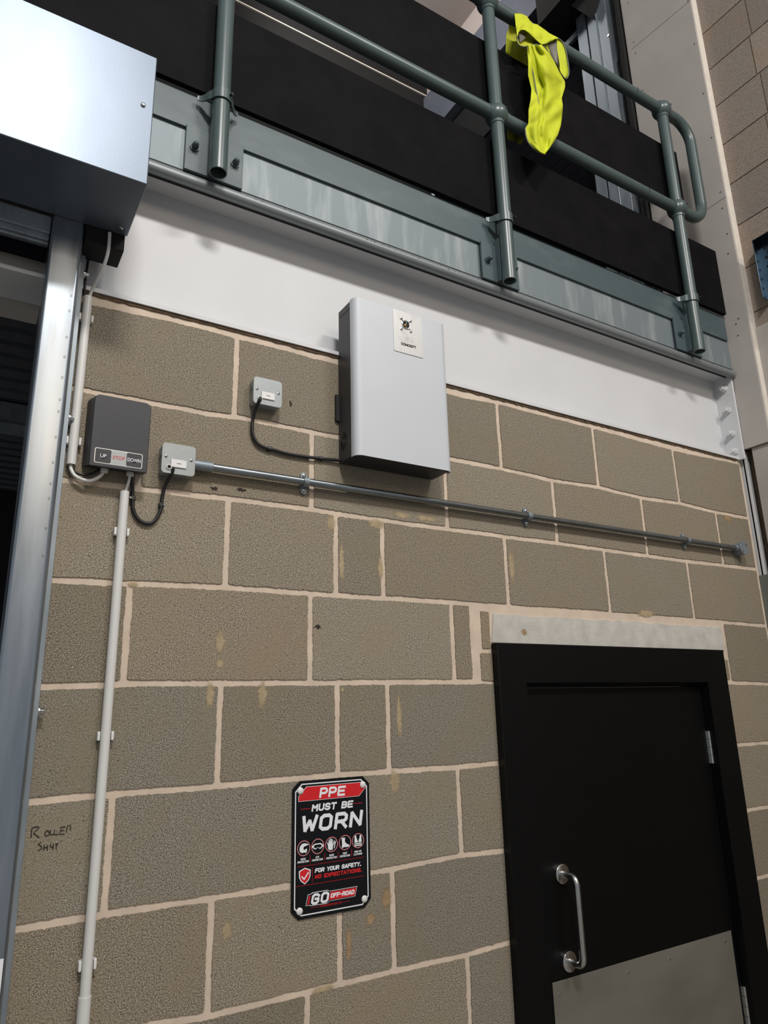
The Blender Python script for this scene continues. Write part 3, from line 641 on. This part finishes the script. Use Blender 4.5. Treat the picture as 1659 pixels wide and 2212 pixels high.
for s_, fx, mm, w in (('UP', .17, M['signwhite'], .0125), ('STOP', .5, M['red'], .026), ('DOWN', .833, M['signwhite'], .029)):
    text(s_, bx0+.0016+w3*fx, (bz0+bz1)/2, Y-.0007, .0085, mm, pan, 'button_lettering', w, .01)
for fx in (.17, .833): b = MB(); b.tube([(bx0+.0016+w3*fx, Y-.0002, .4955), (bx0+.0016+w3*fx, Y-.0005, .4955)], .0062, 16); b.build('button_dimple', M['nearblack'], pan)
for x, z in ((-.080, .474), (-.0235, .474)):
    b = MB(); b.cyl((x, -.022, z+.008), (x, -.022, z-.006), .0085, 16); b.build('cable_gland', M['white'], t, bevel=.001)
cable('grey_cable', [(-.1495, -.0125, .485), (-.1495, -.013, .470), (-.142, -.016, .455), (-.128, -.019, .446), (-.110, -.021, .444), (-.094, -.022, .452), (-.084, -.022, .464), (-.080, -.022, .474)], .0042, M['pvc'], 'pale grey cable looping under the control box from the left conduit')
cable('black_cable', [(-.150, -.009, .482), (-.143, -.010, .466), (-.128, -.012, .459), (-.112, -.014, .460), (-.097, -.016, .468), (-.088, -.018, .478)], .0028, M['rubber'], 'thin black cable tucked inside the pale loop under the control box')
cable('grey_cable', [(-.0235, -.022, .476), (-.0245, -.018, .455), (-.0285, -.014, .435), (-.0305, -.0125, .415)], .0034, M['pvc'], 'pale grey cable dropping from the control box into the long conduit')
cable('black_cable', [(.071, -.034, .499), (.0695, -.030, .485), (.061, -.014, .462), (.0565, -.0075, .436), (.0555, -.007, .410), (.050, -.007, .386), (.037, -.007, .367), (.020, -.007, .364), (.003, -.007, .374), (-.008, -.007, .395), (-.011, -.007, .425), (-.014, -.009, .447), (-.020, -.014, .468), (-.022, -.018, .480)], .0043, M['rubber'],
      'black cable looping between the control box and the fused spur beside it', clips=((.055, 0, .411, .006, 0), (-.0105, 0, .419, -.006, 0)))
# ---------------------------------------------------------------- fused spurs
def spur(x0, z0, label):
    t = thing('fused_spur', (x0+.04, 0, z0), label, 'switch box', 'metal fused spurs'); w, h = .080, .076
    b = MB(); b.prism(rrect(x0+.001, x0+w-.001, z0+.001, z0+h-.001, .008), -.0005, -.026); b.build('back_box', M['satin'], t, bevel=.001)
    b = MB(); b.prism(rrect(x0, x0+w, z0, z0+h, .009), -.0265, -.033); b.build('cover_plate', M['satin'], t, bevel=.0025, seg=3)
    b = MB(); b.box(x0+.27*w, x0+.73*w, -.0325, -.0362, z0+.215*h, z0+.475*h); fc = b.build('fuse_carrier', M['white'], t, bevel=.0006)
    b = MB(); b.box(x0+.44*w, x0+.57*w, -.0362, -.0366, z0+.335*h, z0+.350*h); b.build('slot', M['ink'], fc)
    for fx, fz in ((.12, .545), (.875, .53)):
        b = MB(); b.tube([(x0+fx*w, -.0325, z0+fz*h), (x0+fx*w, -.0345, z0+fz*h), (x0+fx*w, -.0352, z0+fz*h)], [.0037, .0034, .002], 14); sc_ = b.build('screw', M['chrome'], t)
        b = MB(); b.box(x0+fx*w-.0006, x0+fx*w+.0006, -.0351, -.0355, z0+fz*h-.0025, z0+fz*h+.0025); b.build('screw_slot', M['ink'], sc_)
    b = MB(); b.tube([(x0+.225*w+.0056*cos(a), -.0345, z0+.20*h+.0056*sin(a)) for a in [2*pi*i/20 for i in range(20)]], .0014, 8, closed=True); g_ = b.build('cord_grommet', M['white'], t); b = MB(); b.cyl((x0+.225*w, -.0325, z0+.20*h), (x0+.225*w, -.0338, z0+.20*h), .0055, 16); b.build('grommet_hole', M['nearblack'], g_)
    b = MB(); b.cyl((x0+.0005, -.014, z0+.05), (x0-.0004, -.014, z0+.05), .009, 18); b.build('knockout', M['galv_dull'], t)
spur(.2665, .711, 'grey metal fused spur up on the wall left of the silver cabinet')
spur(.0435, .485, 'grey metal fused spur beside the control box at the end of the long metal pipe')
cable('black_cable', [(.2845, -.0365, .726), (.282, -.038, .718), (.278, -.022, .700), (.2755, -.010, .675), (.275, -.008, .650), (.279, -.008, .627), (.292, -.008, .609), (.312, -.008, .602), (.335, -.008, .600), (.37, -.008, .596), (.40, -.008, .5955), (.44, -.008, .5965), (.479, -.008, .599), (.515, -.009, .601), (.545, -.012, .602)], .0045, M['rubber'],
      'black cable running from the upper fused spur to the silver cabinet', clips=((.324, 0, .601, 0, 0), (.475, 0, .599, 0, 0)))
# ---------------------------------------------------------------- galvanised conduit
t = thing('metal_conduit', (1.2, -.02, .52), 'long galvanised metal conduit running level across the wall under the silver cabinet', 'conduit')
ZC = .5205; YC = -.0205
b = MB(); b.cyl((.124, YC, ZC), (2.33, YC, ZC), .0100, 28); b.build('pipe', M['galv_zinc'], t)
b = MB(); b.cyl((.122, YC, ZC), (.170, YC, ZC), .0128, 28); b.build('coupling', M['galv_dull'], t, bevel=.001)
for x in (.424, 1.212, 2.012):
    b = MB(); b.prism(rrect(x-.009, x+.009, ZC-.030, ZC+.030, .0085), -.0005, -.008)
    b.box(x-.008, x+.008, -.008, -.012, ZC-.013, ZC+.013)
    ring = [(YC-.0125*cos(a), ZC+.0125*sin(a)) for a in [math.radians(q) for q in range(-90, 91, 15)]]
    prof = [(-.008, ZC-.0125)]+ring+[(-.008, ZC+.0125), (-.008, ZC+.0110)]+[(YC-.0108*cos(a), ZC+.0108*sin(a)) for a in [math.radians(q) for q in range(90, -91, -15)]]+[(-.008, ZC-.0110)]
    b.extrude(prof, 'x', x-.008, x+.008); sd = b.build('saddle', M['galv_dull'], t)
    for dz in (-.021, .021): b = MB(); b.tube([(x, -.0075, ZC+dz), (x, -.0105, ZC+dz), (x, -.0122, ZC+dz)], [.0052, .005, .0022], 14); b.build('screw', M['chrome'], sd)
b = MB(); b.cyl((2.348, -.0006, ZC), (2.348, -.036, ZC), .026, 32); b.cyl((2.348, -.036, ZC), (2.348, -.039, ZC), .0275, 32); b.cyl((2.31, YC, ZC), (2.335, YC, ZC), .0125, 24)
cb = b.build('end_box', M['galv_dull'], t, bevel=.0008)
for s in (-1, 1): b = MB(); b.cyl((2.348+s*.012, -.0385, ZC+s*.014), (2.348+s*.012, -.0405, ZC+s*.014), .0028, 10); b.build('lid_screw', M['brass'], cb)
# ---------------------------------------------------------------- silver cabinet
X0, X1, Z0, Z1 = .5315, .852, .590, 1.068
t = thing('wall_cabinet', (.69, 0, .59), 'silver fronted wall cabinet with charcoal sides fixed across the wall and beam', 'cabinet')
b = MB(); b.box(X0+.001, X1-.004, -.090, -.006, Z0-.001+.004, Z1-.001); b.build('body', M['charcoal_metal'], t, bevel=.0015)
b = MB(); b.box(X0+.02, X1-.03, -.0065, -.0008, Z0+.03, .91); b.box(X0-.010, X0+.02, -.010, -.001, .72, .80); b.build('mounting_bracket', M['dark'], t)
r = .022
prof = [(X0, -.078)]+[(X0+r-r*cos(a), -.086-(r*.88)*sin(a)) for a in [math.radians(q) for q in range(0, 91, 9)]]+[(X1-r+r*sin(a), -.086-(r*.88)*cos(a)) for a in [math.radians(q) for q in range(0, 91, 9)]]+[(X1, -.078)]
inner = [(x+(.0015 if x < .69 else -.0015), min(y+.0018, -.078)) for x, y in prof]
b = MB(); n = len(prof); vs = [(x, y, z) for z in (Z0, Z1) for x, y in prof+inner]; fs = []
N2 = 2*n
for i in range(n-1):
    fs += [(i, i+1, N2+i+1, N2+i), (n+i, n+i+1, N2+n+i+1, N2+n+i), (i, i+1, n+i+1, n+i), (N2+i, N2+i+1, N2+n+i+1, N2+n+i)]
fs += [(0, n, N2+n, N2), (n-1, 2*n-1, N2+2*n-1, N2+n-1)]
b.add(vs, fs)
b.build('front_cover', M['silver'], t, smooth=30)
b = MB(); 
b.extrude([(q[0], q[1]) for q in inner], 'z', Z0+.006, Z0+.010); b.build('cover_lip', M['silver'], t); b = MB()
b.extrude([(q[0], q[1]) for q in inner], 'z', Z1-.004, Z1-.001); b.build('cover_lip', M['silver'], t)
for z0, z1, y0, y1 in ((.62, 1.045, -.0765, -.016),):
    b = MB()
    for (a0, a1, c0, c1) in ((y0, y0+.0008, z0, z1), (y0, y1, z1-.0008, z1)): b.box(X0+.0004, X0+.0012, a0, a1, c0, c1)
    b.build('side_panel_seam', M['nearblack'], t)
b = MB(); P = atx(742, 953, X0); cy, cz = P.y, P.z
for k in range(18):
    a = 2*pi*k/18; r0 = .006 if k % 2 else .010; ry = .0195 if k % 2 else .022; rz = .026 if k % 2 else .030
    p0 = Vector((X0+.0006, cy+r0*cos(a), cz+r0*sin(a)*1.2)); p1 = Vector((X0+.0006, cy+ry*cos(a), cz+rz*sin(a)))
    b = MB(); b.tube([p0, p1], .0008, 6); b.build('vent_slot', M['nearblack'], t)
YF = -.086-r*.88
b = MB(); b.prism(rrect(.660, .7615, .929, 1.086-.022, .004), YF+.0005, YF-.0018); em = b.build('emblem_plate', M['emblem'], t, bevel=.0006)
nz = aty(877, 702, YF-.002); nx, nzz = nz.x, nz.z
b = MB(); b.tube([(nx+.0125*cos(a), YF-.0028, nzz+.0125*sin(a)) for a in [2*pi*i/28 for i in range(28)]], .0017, 8, closed=True)
b.tube([(nx-.011, YF-.003, nzz), (nx+.011, YF-.003, nzz)], .0009, 6); b.tube([(nx, YF-.003, nzz-.011), (nx, YF-.003, nzz+.011)], .0009, 6)
gr = b.build('nozzle_guard', M['chrome'], t)
b = MB(); b.cyl((nx, YF-.0016, nzz), (nx, YF-.0021, nzz), .0125, 28); b.build('nozzle_hole', M['nearblack'], t)
b = MB(); b.ball((nx-.003, YF-.003, nzz-.003), .0045, sc=(1, .4, 1)); b.build('nozzle_tip', M['brass'], t)
for s1 in (-1, 1):
    for s2 in (-1, 1):
        b = MB(); b.tube([(nx+s1*.0165, YF-.0015, nzz+s2*.0175), (nx+s1*.0165, YF-.0045, nzz+s2*.0175), (nx+s1*.0165, YF-.0055, nzz+s2*.0175)], [.0036, .0036, .002], 12)
        b.tube([(nx+s1*.010, YF-.003, nzz+s2*.010), (nx+s1*.0165, YF-.003, nzz+s2*.0175)], .0011, 6); b.build('guard_screw', M['chrome'], t)
# ---------------------------------------------------------------- stroke lettering
GL = {'P': [[(0, 0), (0, 6), (3, 6), (4, 5), (4, 3.5), (3, 2.5), (0, 2.5)]], 'E': [[(4, 6), (0, 6), (0, 0), (4, 0)], [(0, 3), (3.5, 3)]],
 'M': [[(0, 0), (0, 6), (2.2, 2.6), (4.4, 6), (4.4, 0)]], 'U': [[(0, 6), (0, 1), (1, 0), (3, 0), (4, 1), (4, 6)]],
 'S': [[(4, 5), (3, 6), (1, 6), (0, 5), (0, 4), (1, 3.1), (3, 2.9), (4, 2), (4, 1), (3, 0), (1, 0), (0, 1)]], 'T': [[(0, 6), (4, 6)], [(2, 6), (2, 0)]],
 'B': [[(0, 0), (0, 6), (3, 6), (4, 5.2), (4, 4), (3.2, 3.1), (0, 3.1)], [(3.2, 3.1), (4, 2.2), (4, 1), (3, 0), (0, 0)]], 'W': [[(-.2, 6), (.9, 0), (2.3, 4.4), (3.7, 0), (4.8, 6)]],
 'O': [[(1, 0), (0, 1), (0, 5), (1, 6), (3, 6), (4, 5), (4, 1), (3, 0), (1, 0)]], 'R': [[(0, 0), (0, 6), (3, 6), (4, 5), (4, 3.5), (3, 2.5), (0, 2.5)], [(2.2, 2.5), (4.1, 0)]],
 'N': [[(0, 0), (0, 6), (4, 0), (4, 6)]], 'F': [[(0, 0), (0, 6), (4, 6)], [(0, 3), (3.5, 3)]], 'Y': [[(0, 6), (2, 3), (4, 6)], [(2, 3), (2, 0)]],
 'A': [[(0, 0), (1.7, 6), (2.3, 6), (4, 0)], [(.7, 1.8), (3.3, 1.8)]], 'X': [[(0, 0), (4, 6)], [(0, 6), (4, 0)]], 'C': [[(4, 5), (3, 6), (1, 6), (0, 5), (0, 1), (1, 0), (3, 0), (4, 1)]],
 'I': [[(2, 0), (2, 6)]], 'D': [[(0, 0), (0, 6), (3, 6), (4, 5), (4, 1), (3, 0), (0, 0)]], 'H': [[(0, 0), (0, 6)], [(4, 0), (4, 6)], [(0, 3), (4, 3)]], 'L': [[(0, 6), (0, 0), (4, 0)]],
 'V': [[(0, 6), (2, 0), (4, 6)]], 'G': [[(4, 5), (3, 6), (1, 6), (0, 5), (0, 1), (1, 0), (3, 0), (4, 1), (4, 3), (2.2, 3)]], '-': [[(.8, 3), (3.2, 3)]], '.': [[(.2, 0), (.8, 0)]], ' ': []}
SN = [0]
def stroke(b, pts, th, y, m=0):
    y0 = y; cl = (Vector(pts[0])-Vector(pts[-1])).length < 1e-7
    for i in range(len(pts)-1):
        SN[0] += 1; y = y0-(SN[0] % 13)*.000016
        a = Vector((pts[i][0], pts[i][1])); c = Vector((pts[i+1][0], pts[i+1][1])); d = (c-a)
        if d.length < 1e-7: continue
        d.normalize(); n = Vector((-d.y, d.x))*th/2; e = d*th*(.5 if True else 0)
        a2 = a-(e if i == 0 and not cl else e*.42); c2 = c+(e if i == len(pts)-2 and not cl else e*.42)
        b.add([(q.x, y, q.y) for q in (a2-n, c2-n, c2+n, a2+n)], [(0, 1, 2, 3)], m)
def words(b, s_, x0, x1, zt, zb, th, y, shear=.16, m=0, gap=2.0):
    adv = []; pos = 0
    for ch in s_:
        w = {'I': 4-2.8, 'M': 4.4, 'W': 4.6, ' ': 2.4, '.': .6, '-': 3}.get(ch, 4); adv.append((pos, ch, w)); pos += w+gap
    tot = pos-gap; th_ = th; h = zt-zb-th_; k = (x1-x0-th_-shear*h)/tot; kz = h/6
    for p_, ch, w in adv:
        ox = -1.4 if ch == 'I' else (-.8+.3 if ch == '-' else 0)
        for pl in GL[ch]:
            stroke(b, [(x0+th_/2+(p_+ox+q[0])*k+shear*q[1]*kz, zb+th_/2+q[1]*kz) for q in pl], th_, y, m)
b = MB(); words(b, 'CONCEPT', .6845, .737, .9615, .9530, .0020, YF-.0021, 0, gap=1.6); b.build('concept_lettering', M['ink'], t)
# ---------------------------------------------------------------- PPE sign
SXX, SZZ = .403, -.228
def S(s, tt): return (SXX+s/1000, SZZ-tt/1000)
t = thing('safety_sign', (.508, 0, -.53), 'black PPE MUST BE WORN safety sign with red and white graphics on the block wall', 'sign')
def oct_(x0, x1, t0, t1, c): return [S(x0+c, t0), S(x1-c, t0), S(x1, t0+c), S(x1, t1-c), S(x1-c, t1), S(x0+c, t1), S(x0, t1-c), S(x0, t0+c)]
b = MB(); b.prism(oct_(0, 210, 0, 298, 18), -.0005, -.0035); b.build('plate', M['signblack'], t, bevel=.0006)
y1, y2, y3 = -.0037, -.0040, -.0043
def ring(b, P, Q, y, m=0):
    n = len(P); b.add([(x, y, z) for x, z in P]+[(x, y, z) for x, z in Q], [(i, (i+1) % n, (i+1) % n+n, i+n) for i in range(n)], m)
b = MB(); ring(b, oct_(7, 203.5, 6.5, 291, 17), oct_(9.6, 200.9, 9.1, 288.4, 16), y1); b.build('border', M['signwhite'], t)
b = MB(); b.flat([S(*q) for q in ((36, 13.5), (189, 13.5), (200, 27), (180.5, 46.2), (15.5, 46.2), (15.5, 34))], y1, 1); b.flat([S(*q) for q in ((36.6, 14.5), (188.2, 14.5), (198.6, 27.2), (180, 45.2), (16.5, 45.2), (16.5, 34.4))], y2, 0)
bn = b.build('banner', [M['signred'], M['signwhite']], t)
b = MB(); words(b, 'PPE', S(70, 0)[0], S(143, 0)[0], S(0, 18.5)[1], S(0, 41.6)[1], .0052, y3); b.build('banner_lettering', M['signwhite'], bn)
b = MB()
words(b, 'MUST BE', S(50, 0)[0], S(164, 0)[0], S(0, 54.4)[1], S(0, 70.8)[1], .0040, y1)
b.build('white_lettering', M['signwhite'], t); b = MB()
words(b, 'WORN', S(23, 0)[0], S(191, 0)[0], S(0, 78.5)[1], S(0, 115.8)[1], .0082, y1, gap=2.2)
b.build('white_lettering', M['signwhite'], t); b = MB()
words(b, 'FOR YOUR SAFETY.', S(59, 0)[0], S(184.5, 0)[0], S(0, 195.5)[1], S(0, 205)[1], .0024, y1, .2, gap=1.9)
b.build('white_lettering', M['signwhite'], t)
b = MB(); words(b, 'NO EXPECTATIONS.', S(59, 0)[0], S(186, 0)[0], S(0, 209)[1], S(0, 218)[1], .0022, y1, .2, gap=1.9)
b.build('red_lettering', M['signred'], t); b = MB()
words(b, 'POWERSPORTS', S(72, 0)[0], S(129, 0)[0], S(0, 275)[1], S(0, 279.6)[1], .0007, y1, .2, gap=2.6); b.build('red_lettering', M['signred'], t)
b = MB()
for (p, q, th) in (((22, 63.3), (47, 63.3), .0011), ((165, 62.3), (190, 62.3), .0011), ((14, 186.8), (191, 186.3), .0007), ((12, 228), (190.5, 227.8), .0007), ((53.1, 191.5), (53.1, 223.5), .0008),
                   ((48.6, 277.3), (69, 277.3), .0006), ((131, 277), (151.5, 277), .0006), ((47, 165.5), (47, 180.6), .0009), ((84.8, 165.8), (84.8, 181), .0009), ((121, 166), (121, 180.6), .0009), ((158, 165.4), (158, 180.2), .0009)):
    b = MB(); stroke(b, [S(*p), S(*q)], th, y1); b.build('red_rule', M['signred'], t)
caps = [('HEAD', 'PROTECTION', 14.3, 43.8), ('EYE', 'PROTECTION', 51.5, 80.5), ('HAND', 'PROTECTION', 89, 117.8), ('FOOT', 'PROTECTION', 125.4, 153.6), ('HIGH-VIS', 'CLOTHING', 163.4, 187.3)]
b = MB()
for a, c, x0, x1 in caps:
    m_ = (x0+x1)/2; wa = {'HEAD': 13, 'EYE': 9.5, 'HAND': 13, 'FOOT': 12.5, 'HIGH-VIS': 20}[a]
    words(b, a, S(m_-wa/2, 0)[0], S(m_+wa/2, 0)[0], S(0, 169.6)[1], S(0, 173.8)[1], .00085, y1, .16, gap=1.6)
    words(b, c, S(x0, 0)[0], S(x1, 0)[0], S(0, 175.4)[1], S(0, 179.7)[1], .00085, y1, .16, gap=1.5)
b.build('caption_lettering', M['signwhite'], t)
def circ(cx, cy, r, n=40): return [S(cx+r*cos(2*pi*i/n), cy+r*sin(2*pi*i/n)) for i in range(n)]
IC = [
 [[(-11, 2), (-9.5, -5), (-4, -10), (3, -10.5), (11, -8), (12, -6), (7, -5), (0, -3), (-1, 2), (3, 4), (7.5, 1), (9, 5), (6, 11), (2, 9), (-3, 10), (-9, 8)]],
 None,
 [[(-9, 9), (-10, 1), (-12, -5), (-10.5, -6), (-8, -1), (-8, -10), (-6.3, -10), (-6, -3), (-5, -13), (-3, -13), (-3, -3), (-1.5, -13), (.4, -13), (.2, -3), (1.5, -11), (3.2, -11), (2.6, 0), (5, -4), (6.5, -3), (3.5, 5), (3, 12), (-6, 12)], [(6, -8), (8, -8), (8.5, -2), (10, -7), (11.5, -6), (10, 2), (8, 9), (6, 9), (8, 0), (6, -3)]],
 [[(-9, -11), (0, -11), (-.5, -2), (4, 3), (11, 6), (11.5, 10), (0, 10.5), (-3, 9), (-4, 11), (-9, 11), (-8, 2)]],
 [[(-10, 0), (-9, -12), (-5.5, -12), (-4, -6), (-1, 1), (-1, 4), (-10, 4)], [(10, 0), (9, -12), (5.5, -12), (4, -6), (1, 1), (1, 4), (10, 4)], [(-10, 5.5), (10, 5.5), (10, 8), (-10, 8)], [(-10, 9.5), (10, 9.5), (10, 12), (-10, 12)]]]
b = MB(); bi = MB()
for (cx, cy), ic in zip([(30.3, 148.7), (66.8, 148.5), (103.4, 148.3), (140, 148), (176, 147.7)], IC):
    ring(b, circ(cx, cy, 17), circ(cx, cy, 15.9), y1, 0); ring(b, circ(cx, cy, 15.9), circ(cx, cy, 15.3), y1, 1)
    if ic is None:
        o_ = [(-13, -1), (-11, -5), (-6, -6.5), (6, -6.5), (11, -5), (13, -1), (12, 3), (8, 6), (4, 5.5), (0, 1.5), (-4, 5.5), (-8, 6), (-12, 3)]
        i_ = [(x*.8, y*.62) for x, y in o_]
        ring(bi, [S(cx+x, cy+y) for x, y in o_], [S(cx+x, cy+y) for x, y in i_], y1)
        for s in (-1, 1): bi.flat([S(cx+s*13, cy-3), S(cx+s*15, cy-3), S(cx+s*15, cy+2), S(cx+s*12.6, cy+2)], y1)
    else:
        for pl in ic: bi.flat([S(cx+x, cy+y) for x, y in pl], y1)
cx, cy = 30.3, 148.7
b.build('icon_ring', [M['signred'], M['signwhite']], t); bi.build('icon', M['signwhite'], t)
sh = [(33.5, 190.5), (48.8, 196.5), (48, 210), (44, 218), (33.5, 226), (23, 218), (18.8, 210), (18.3, 196.5)]
b = MB(); b.flat([S(*q) for q in sh], y1, 1); b.flat([S(33.5+(x-33.5)*.83, 208+(y-208)*.86) for x, y in sh], y2, 0)
stroke(b, [S(26, 209), S(31.5, 215), S(42, 202)], .0030, y3, 1); b.build('shield', [M['signred'], M['signwhite']], t)
b = MB()
lg = [(36, 271.5), (41.5, 248.5), (50, 247.5), (53, 245.3), (93, 245.3), (97.5, 248.3), (172.5, 248), (166, 269.5), (99, 270), (90.5, 274), (48.5, 273.2), (46, 271.6)]
def sc_(P, k, cx=104, cy=259): return [(cx+(x-cx)*k+(0), cy+(y-cy)*(k-.075 if k < 1 else k)) for x, y in P]
b.flat([S(*q) for q in lg], y1, 1); b.flat([S(*q) for q in sc_(lg, .982)], y2-.0001, 2)
b.flat([S(*q) for q in ((100, 250.6), (169.6, 250.6), (164.6, 267.4), (95.5, 267.4))], y2-.0003, 0); b.flat([S(*q) for q in ((44, 251.5), (48.5, 251), (44.3, 269.5), (39.8, 269.5))], y2-.0003, 0)
words(b, 'GO', S(48.5, 0)[0], S(97.5, 0)[0], S(0, 248.2)[1], S(0, 271.6)[1], .0056, y2-.0005, .2, 1, gap=2.3)
words(b, 'OFF-ROAD', S(99.5, 0)[0], S(164.5, 0)[0], S(0, 253.8)[1], S(0, 263.6)[1], .0024, y2-.0006, .2, 1, gap=1.9)
b.build('logo', [M['signred'], M['signwhite'], M['signblack']], t)
for s_, tt in ((20.5, 22), (191, 20), (20.5, 280), (191.5, 278.5)):
    x, z = S(s_, tt); b = MB(); b.tube([(x, -.003, z), (x, -.0055, z), (x, -.0075, z), (x, -.0082, z)], [.0078, .0078, .0055, .001], 24); b.build('screw_cap', M['white'], t)
# ---------------------------------------------------------------- handwriting
b = MB()
def hw(pts): b.tube([aty(u, v, -.0006) for u, v in pts], .0010, 5)
def hc(l): return [(x/3.936, 1650+y/3.936) for x, y in l]
for l in ([(265, 625), (272, 545), (285, 540), (325, 533), (330, 545), (285, 590), (335, 628)], [(395, 570), (380, 590), (385, 612), (410, 610), (420, 580), (405, 568), (395, 570)],
          [(432, 560), (425, 602), (460, 600)], [(465, 560), (458, 600), (500, 598)], [(520, 540), (510, 600), (550, 595)], [(512, 568), (545, 563)], [(515, 540), (558, 532)], [(565, 580), (575, 525), (600, 520), (598, 565)],
          [(350, 665), (325, 685), (350, 700), (355, 720), (325, 738)], [(375, 690), (372, 735)], [(405, 690), (402, 738)], [(372, 712), (405, 710)], [(432, 680), (428, 705), (455, 705)], [(455, 680), (450, 730)], [(480, 680), (478, 725)], [(470, 682), (497, 678)]):
    hw(hc(l))
tag(b.build('handwriting', M['ink']), 'scribbled marker words ROLLER SHUT on a block near the shutter guide', 'writing')
# ---------------------------------------------------------------- door
t = thing('door_1', (1.6, 0, -2.03), 'black door with steel pull handle and kick plate', 'door'); t['kind'] = 'structure'
if True:
    FX0, FX1, FZ = 1.040, 2.124, .1125; IX0, IX1, IZ = 1.145, 2.008, -.003; Y0 = -.027
    b = MB(); b.prism([(FX0, -2.03), (IX0, -2.03), (IX0, IZ), (IX1, IZ), (IX1, -2.03), (FX1, -2.03), (FX1, FZ), (FX0, FZ)], Y0, .0)
    b.prism([(IX0-.01, -2.03), (IX0+.012, -2.03), (IX0+.012, -.015), (IX1-.002, -.015), (IX1-.002, -2.03), (IX1+.02, -2.03), (IX1+.02, .02), (IX0-.01, .02)], .012, .09)
    b.prism([(IX0-.02, -2.03), (IX0, -2.03), (IX0, IZ), (IX1, IZ), (IX1, -2.03), (IX1+.02, -2.03), (IX1+.02, .02), (IX0-.02, .02)], -.001, .03)
    b.build('frame', M['blackdoor'], t, bevel=.0012)
    b = MB(); b.box(IX0+.014, IX1-.006, .004, .046, -2.02, -.0165); leaf = b.build('leaf', M['blackdoor'], t, bevel=.002)
    b = MB(); b.box(1.183, 1.984, .0022, .004, -1.9, -.7985); kp = b.build('kick_plate', M['kick'], t, bevel=.0004)
    for u, v in ((1208, 2147), (1357, 2100), (1447, 2071), (1566, 2033)):
        P = aty(u, v, .002); b = MB(); b.tube([(P.x, .0024, P.z), (P.x, .0008, P.z), (P.x, 0, P.z)], [.0035, .0033, .0015], 12); b.build('screw', M['chrome'], kp)
    hx, hz0, hz1, hy = 1.2485, -.757, -.535, -.055
    pa = [(hx, .004, hz1)]+[(hx, hy+.022-.022*sin(a), hz1-.022+.022*cos(a)) for a in [math.radians(q) for q in range(0, 91, 10)]]+[(hx, hy+.022-.022*cos(a), hz0+.022-.022*sin(a)) for a in [math.radians(q) for q in range(0, 91, 10)]]+[(hx, .004, hz0)]
    b = MB(); b.tube(pa, .0095, 20); hd = b.build('handle', M['stainless'], t)
    for z in (hz0, hz1):
        b = MB(); b.tube([(hx, .004, z), (hx, -.004, z), (hx, -.006, z)], [.026, .026, .023], 36); b.build('rose', M['stainless'], hd)
    for z0, z1 in ((-.278, -.170), (-1.075, -.962)):
        b = MB(); b.cyl((2.0035, -.003, z0), (2.0035, -.003, z1), .0065, 16)
        b.box(1.992, 2.0065, .001, .0055, z0, z1)
        hg = b.build('hinge', M['stainless'], t)
        b = MB()
        for k in range(1, 4): z = z0+(z1-z0)*k/4; b.cyl((2.0035, -.003, z-.0006), (2.0035, -.003, z+.0006), .0068, 16)
        b.build('knuckle_gap', M['dark'], hg)
# ---------------------------------------------------------------- slotted channel at the right edge
t = thing('slotted_channel', (2.5, -.25, 1.7), 'galvanised slotted channel fixed to the side wall at the right edge', 'channel')
b = MB(); b.box(2.515, 2.534, -.40, -.225, 1.592, 1.878, 0); b.box(2.470, 2.534, -.228, -.225, 1.592, 1.878); b.box(2.470, 2.534, -.40, -.225, 1.874, 1.878); b.box(2.470, 2.534, -.40, -.397, 1.592, 1.878)
b.build('tray', mat('blue_galvanised', (92, 108, 120), .3, 1, var=.15, scale=12), t, bevel=.001)
b = MB()
for k in range(6): b.prism([(2.482, 0), (2.482, 0)], 0, 0) if False else b.cyl((2.5145, -.25, 1.84-k*.045), (2.5135, -.25, 1.84-k*.045), .006, 12)
b.build('slot', M['nearblack'], t)
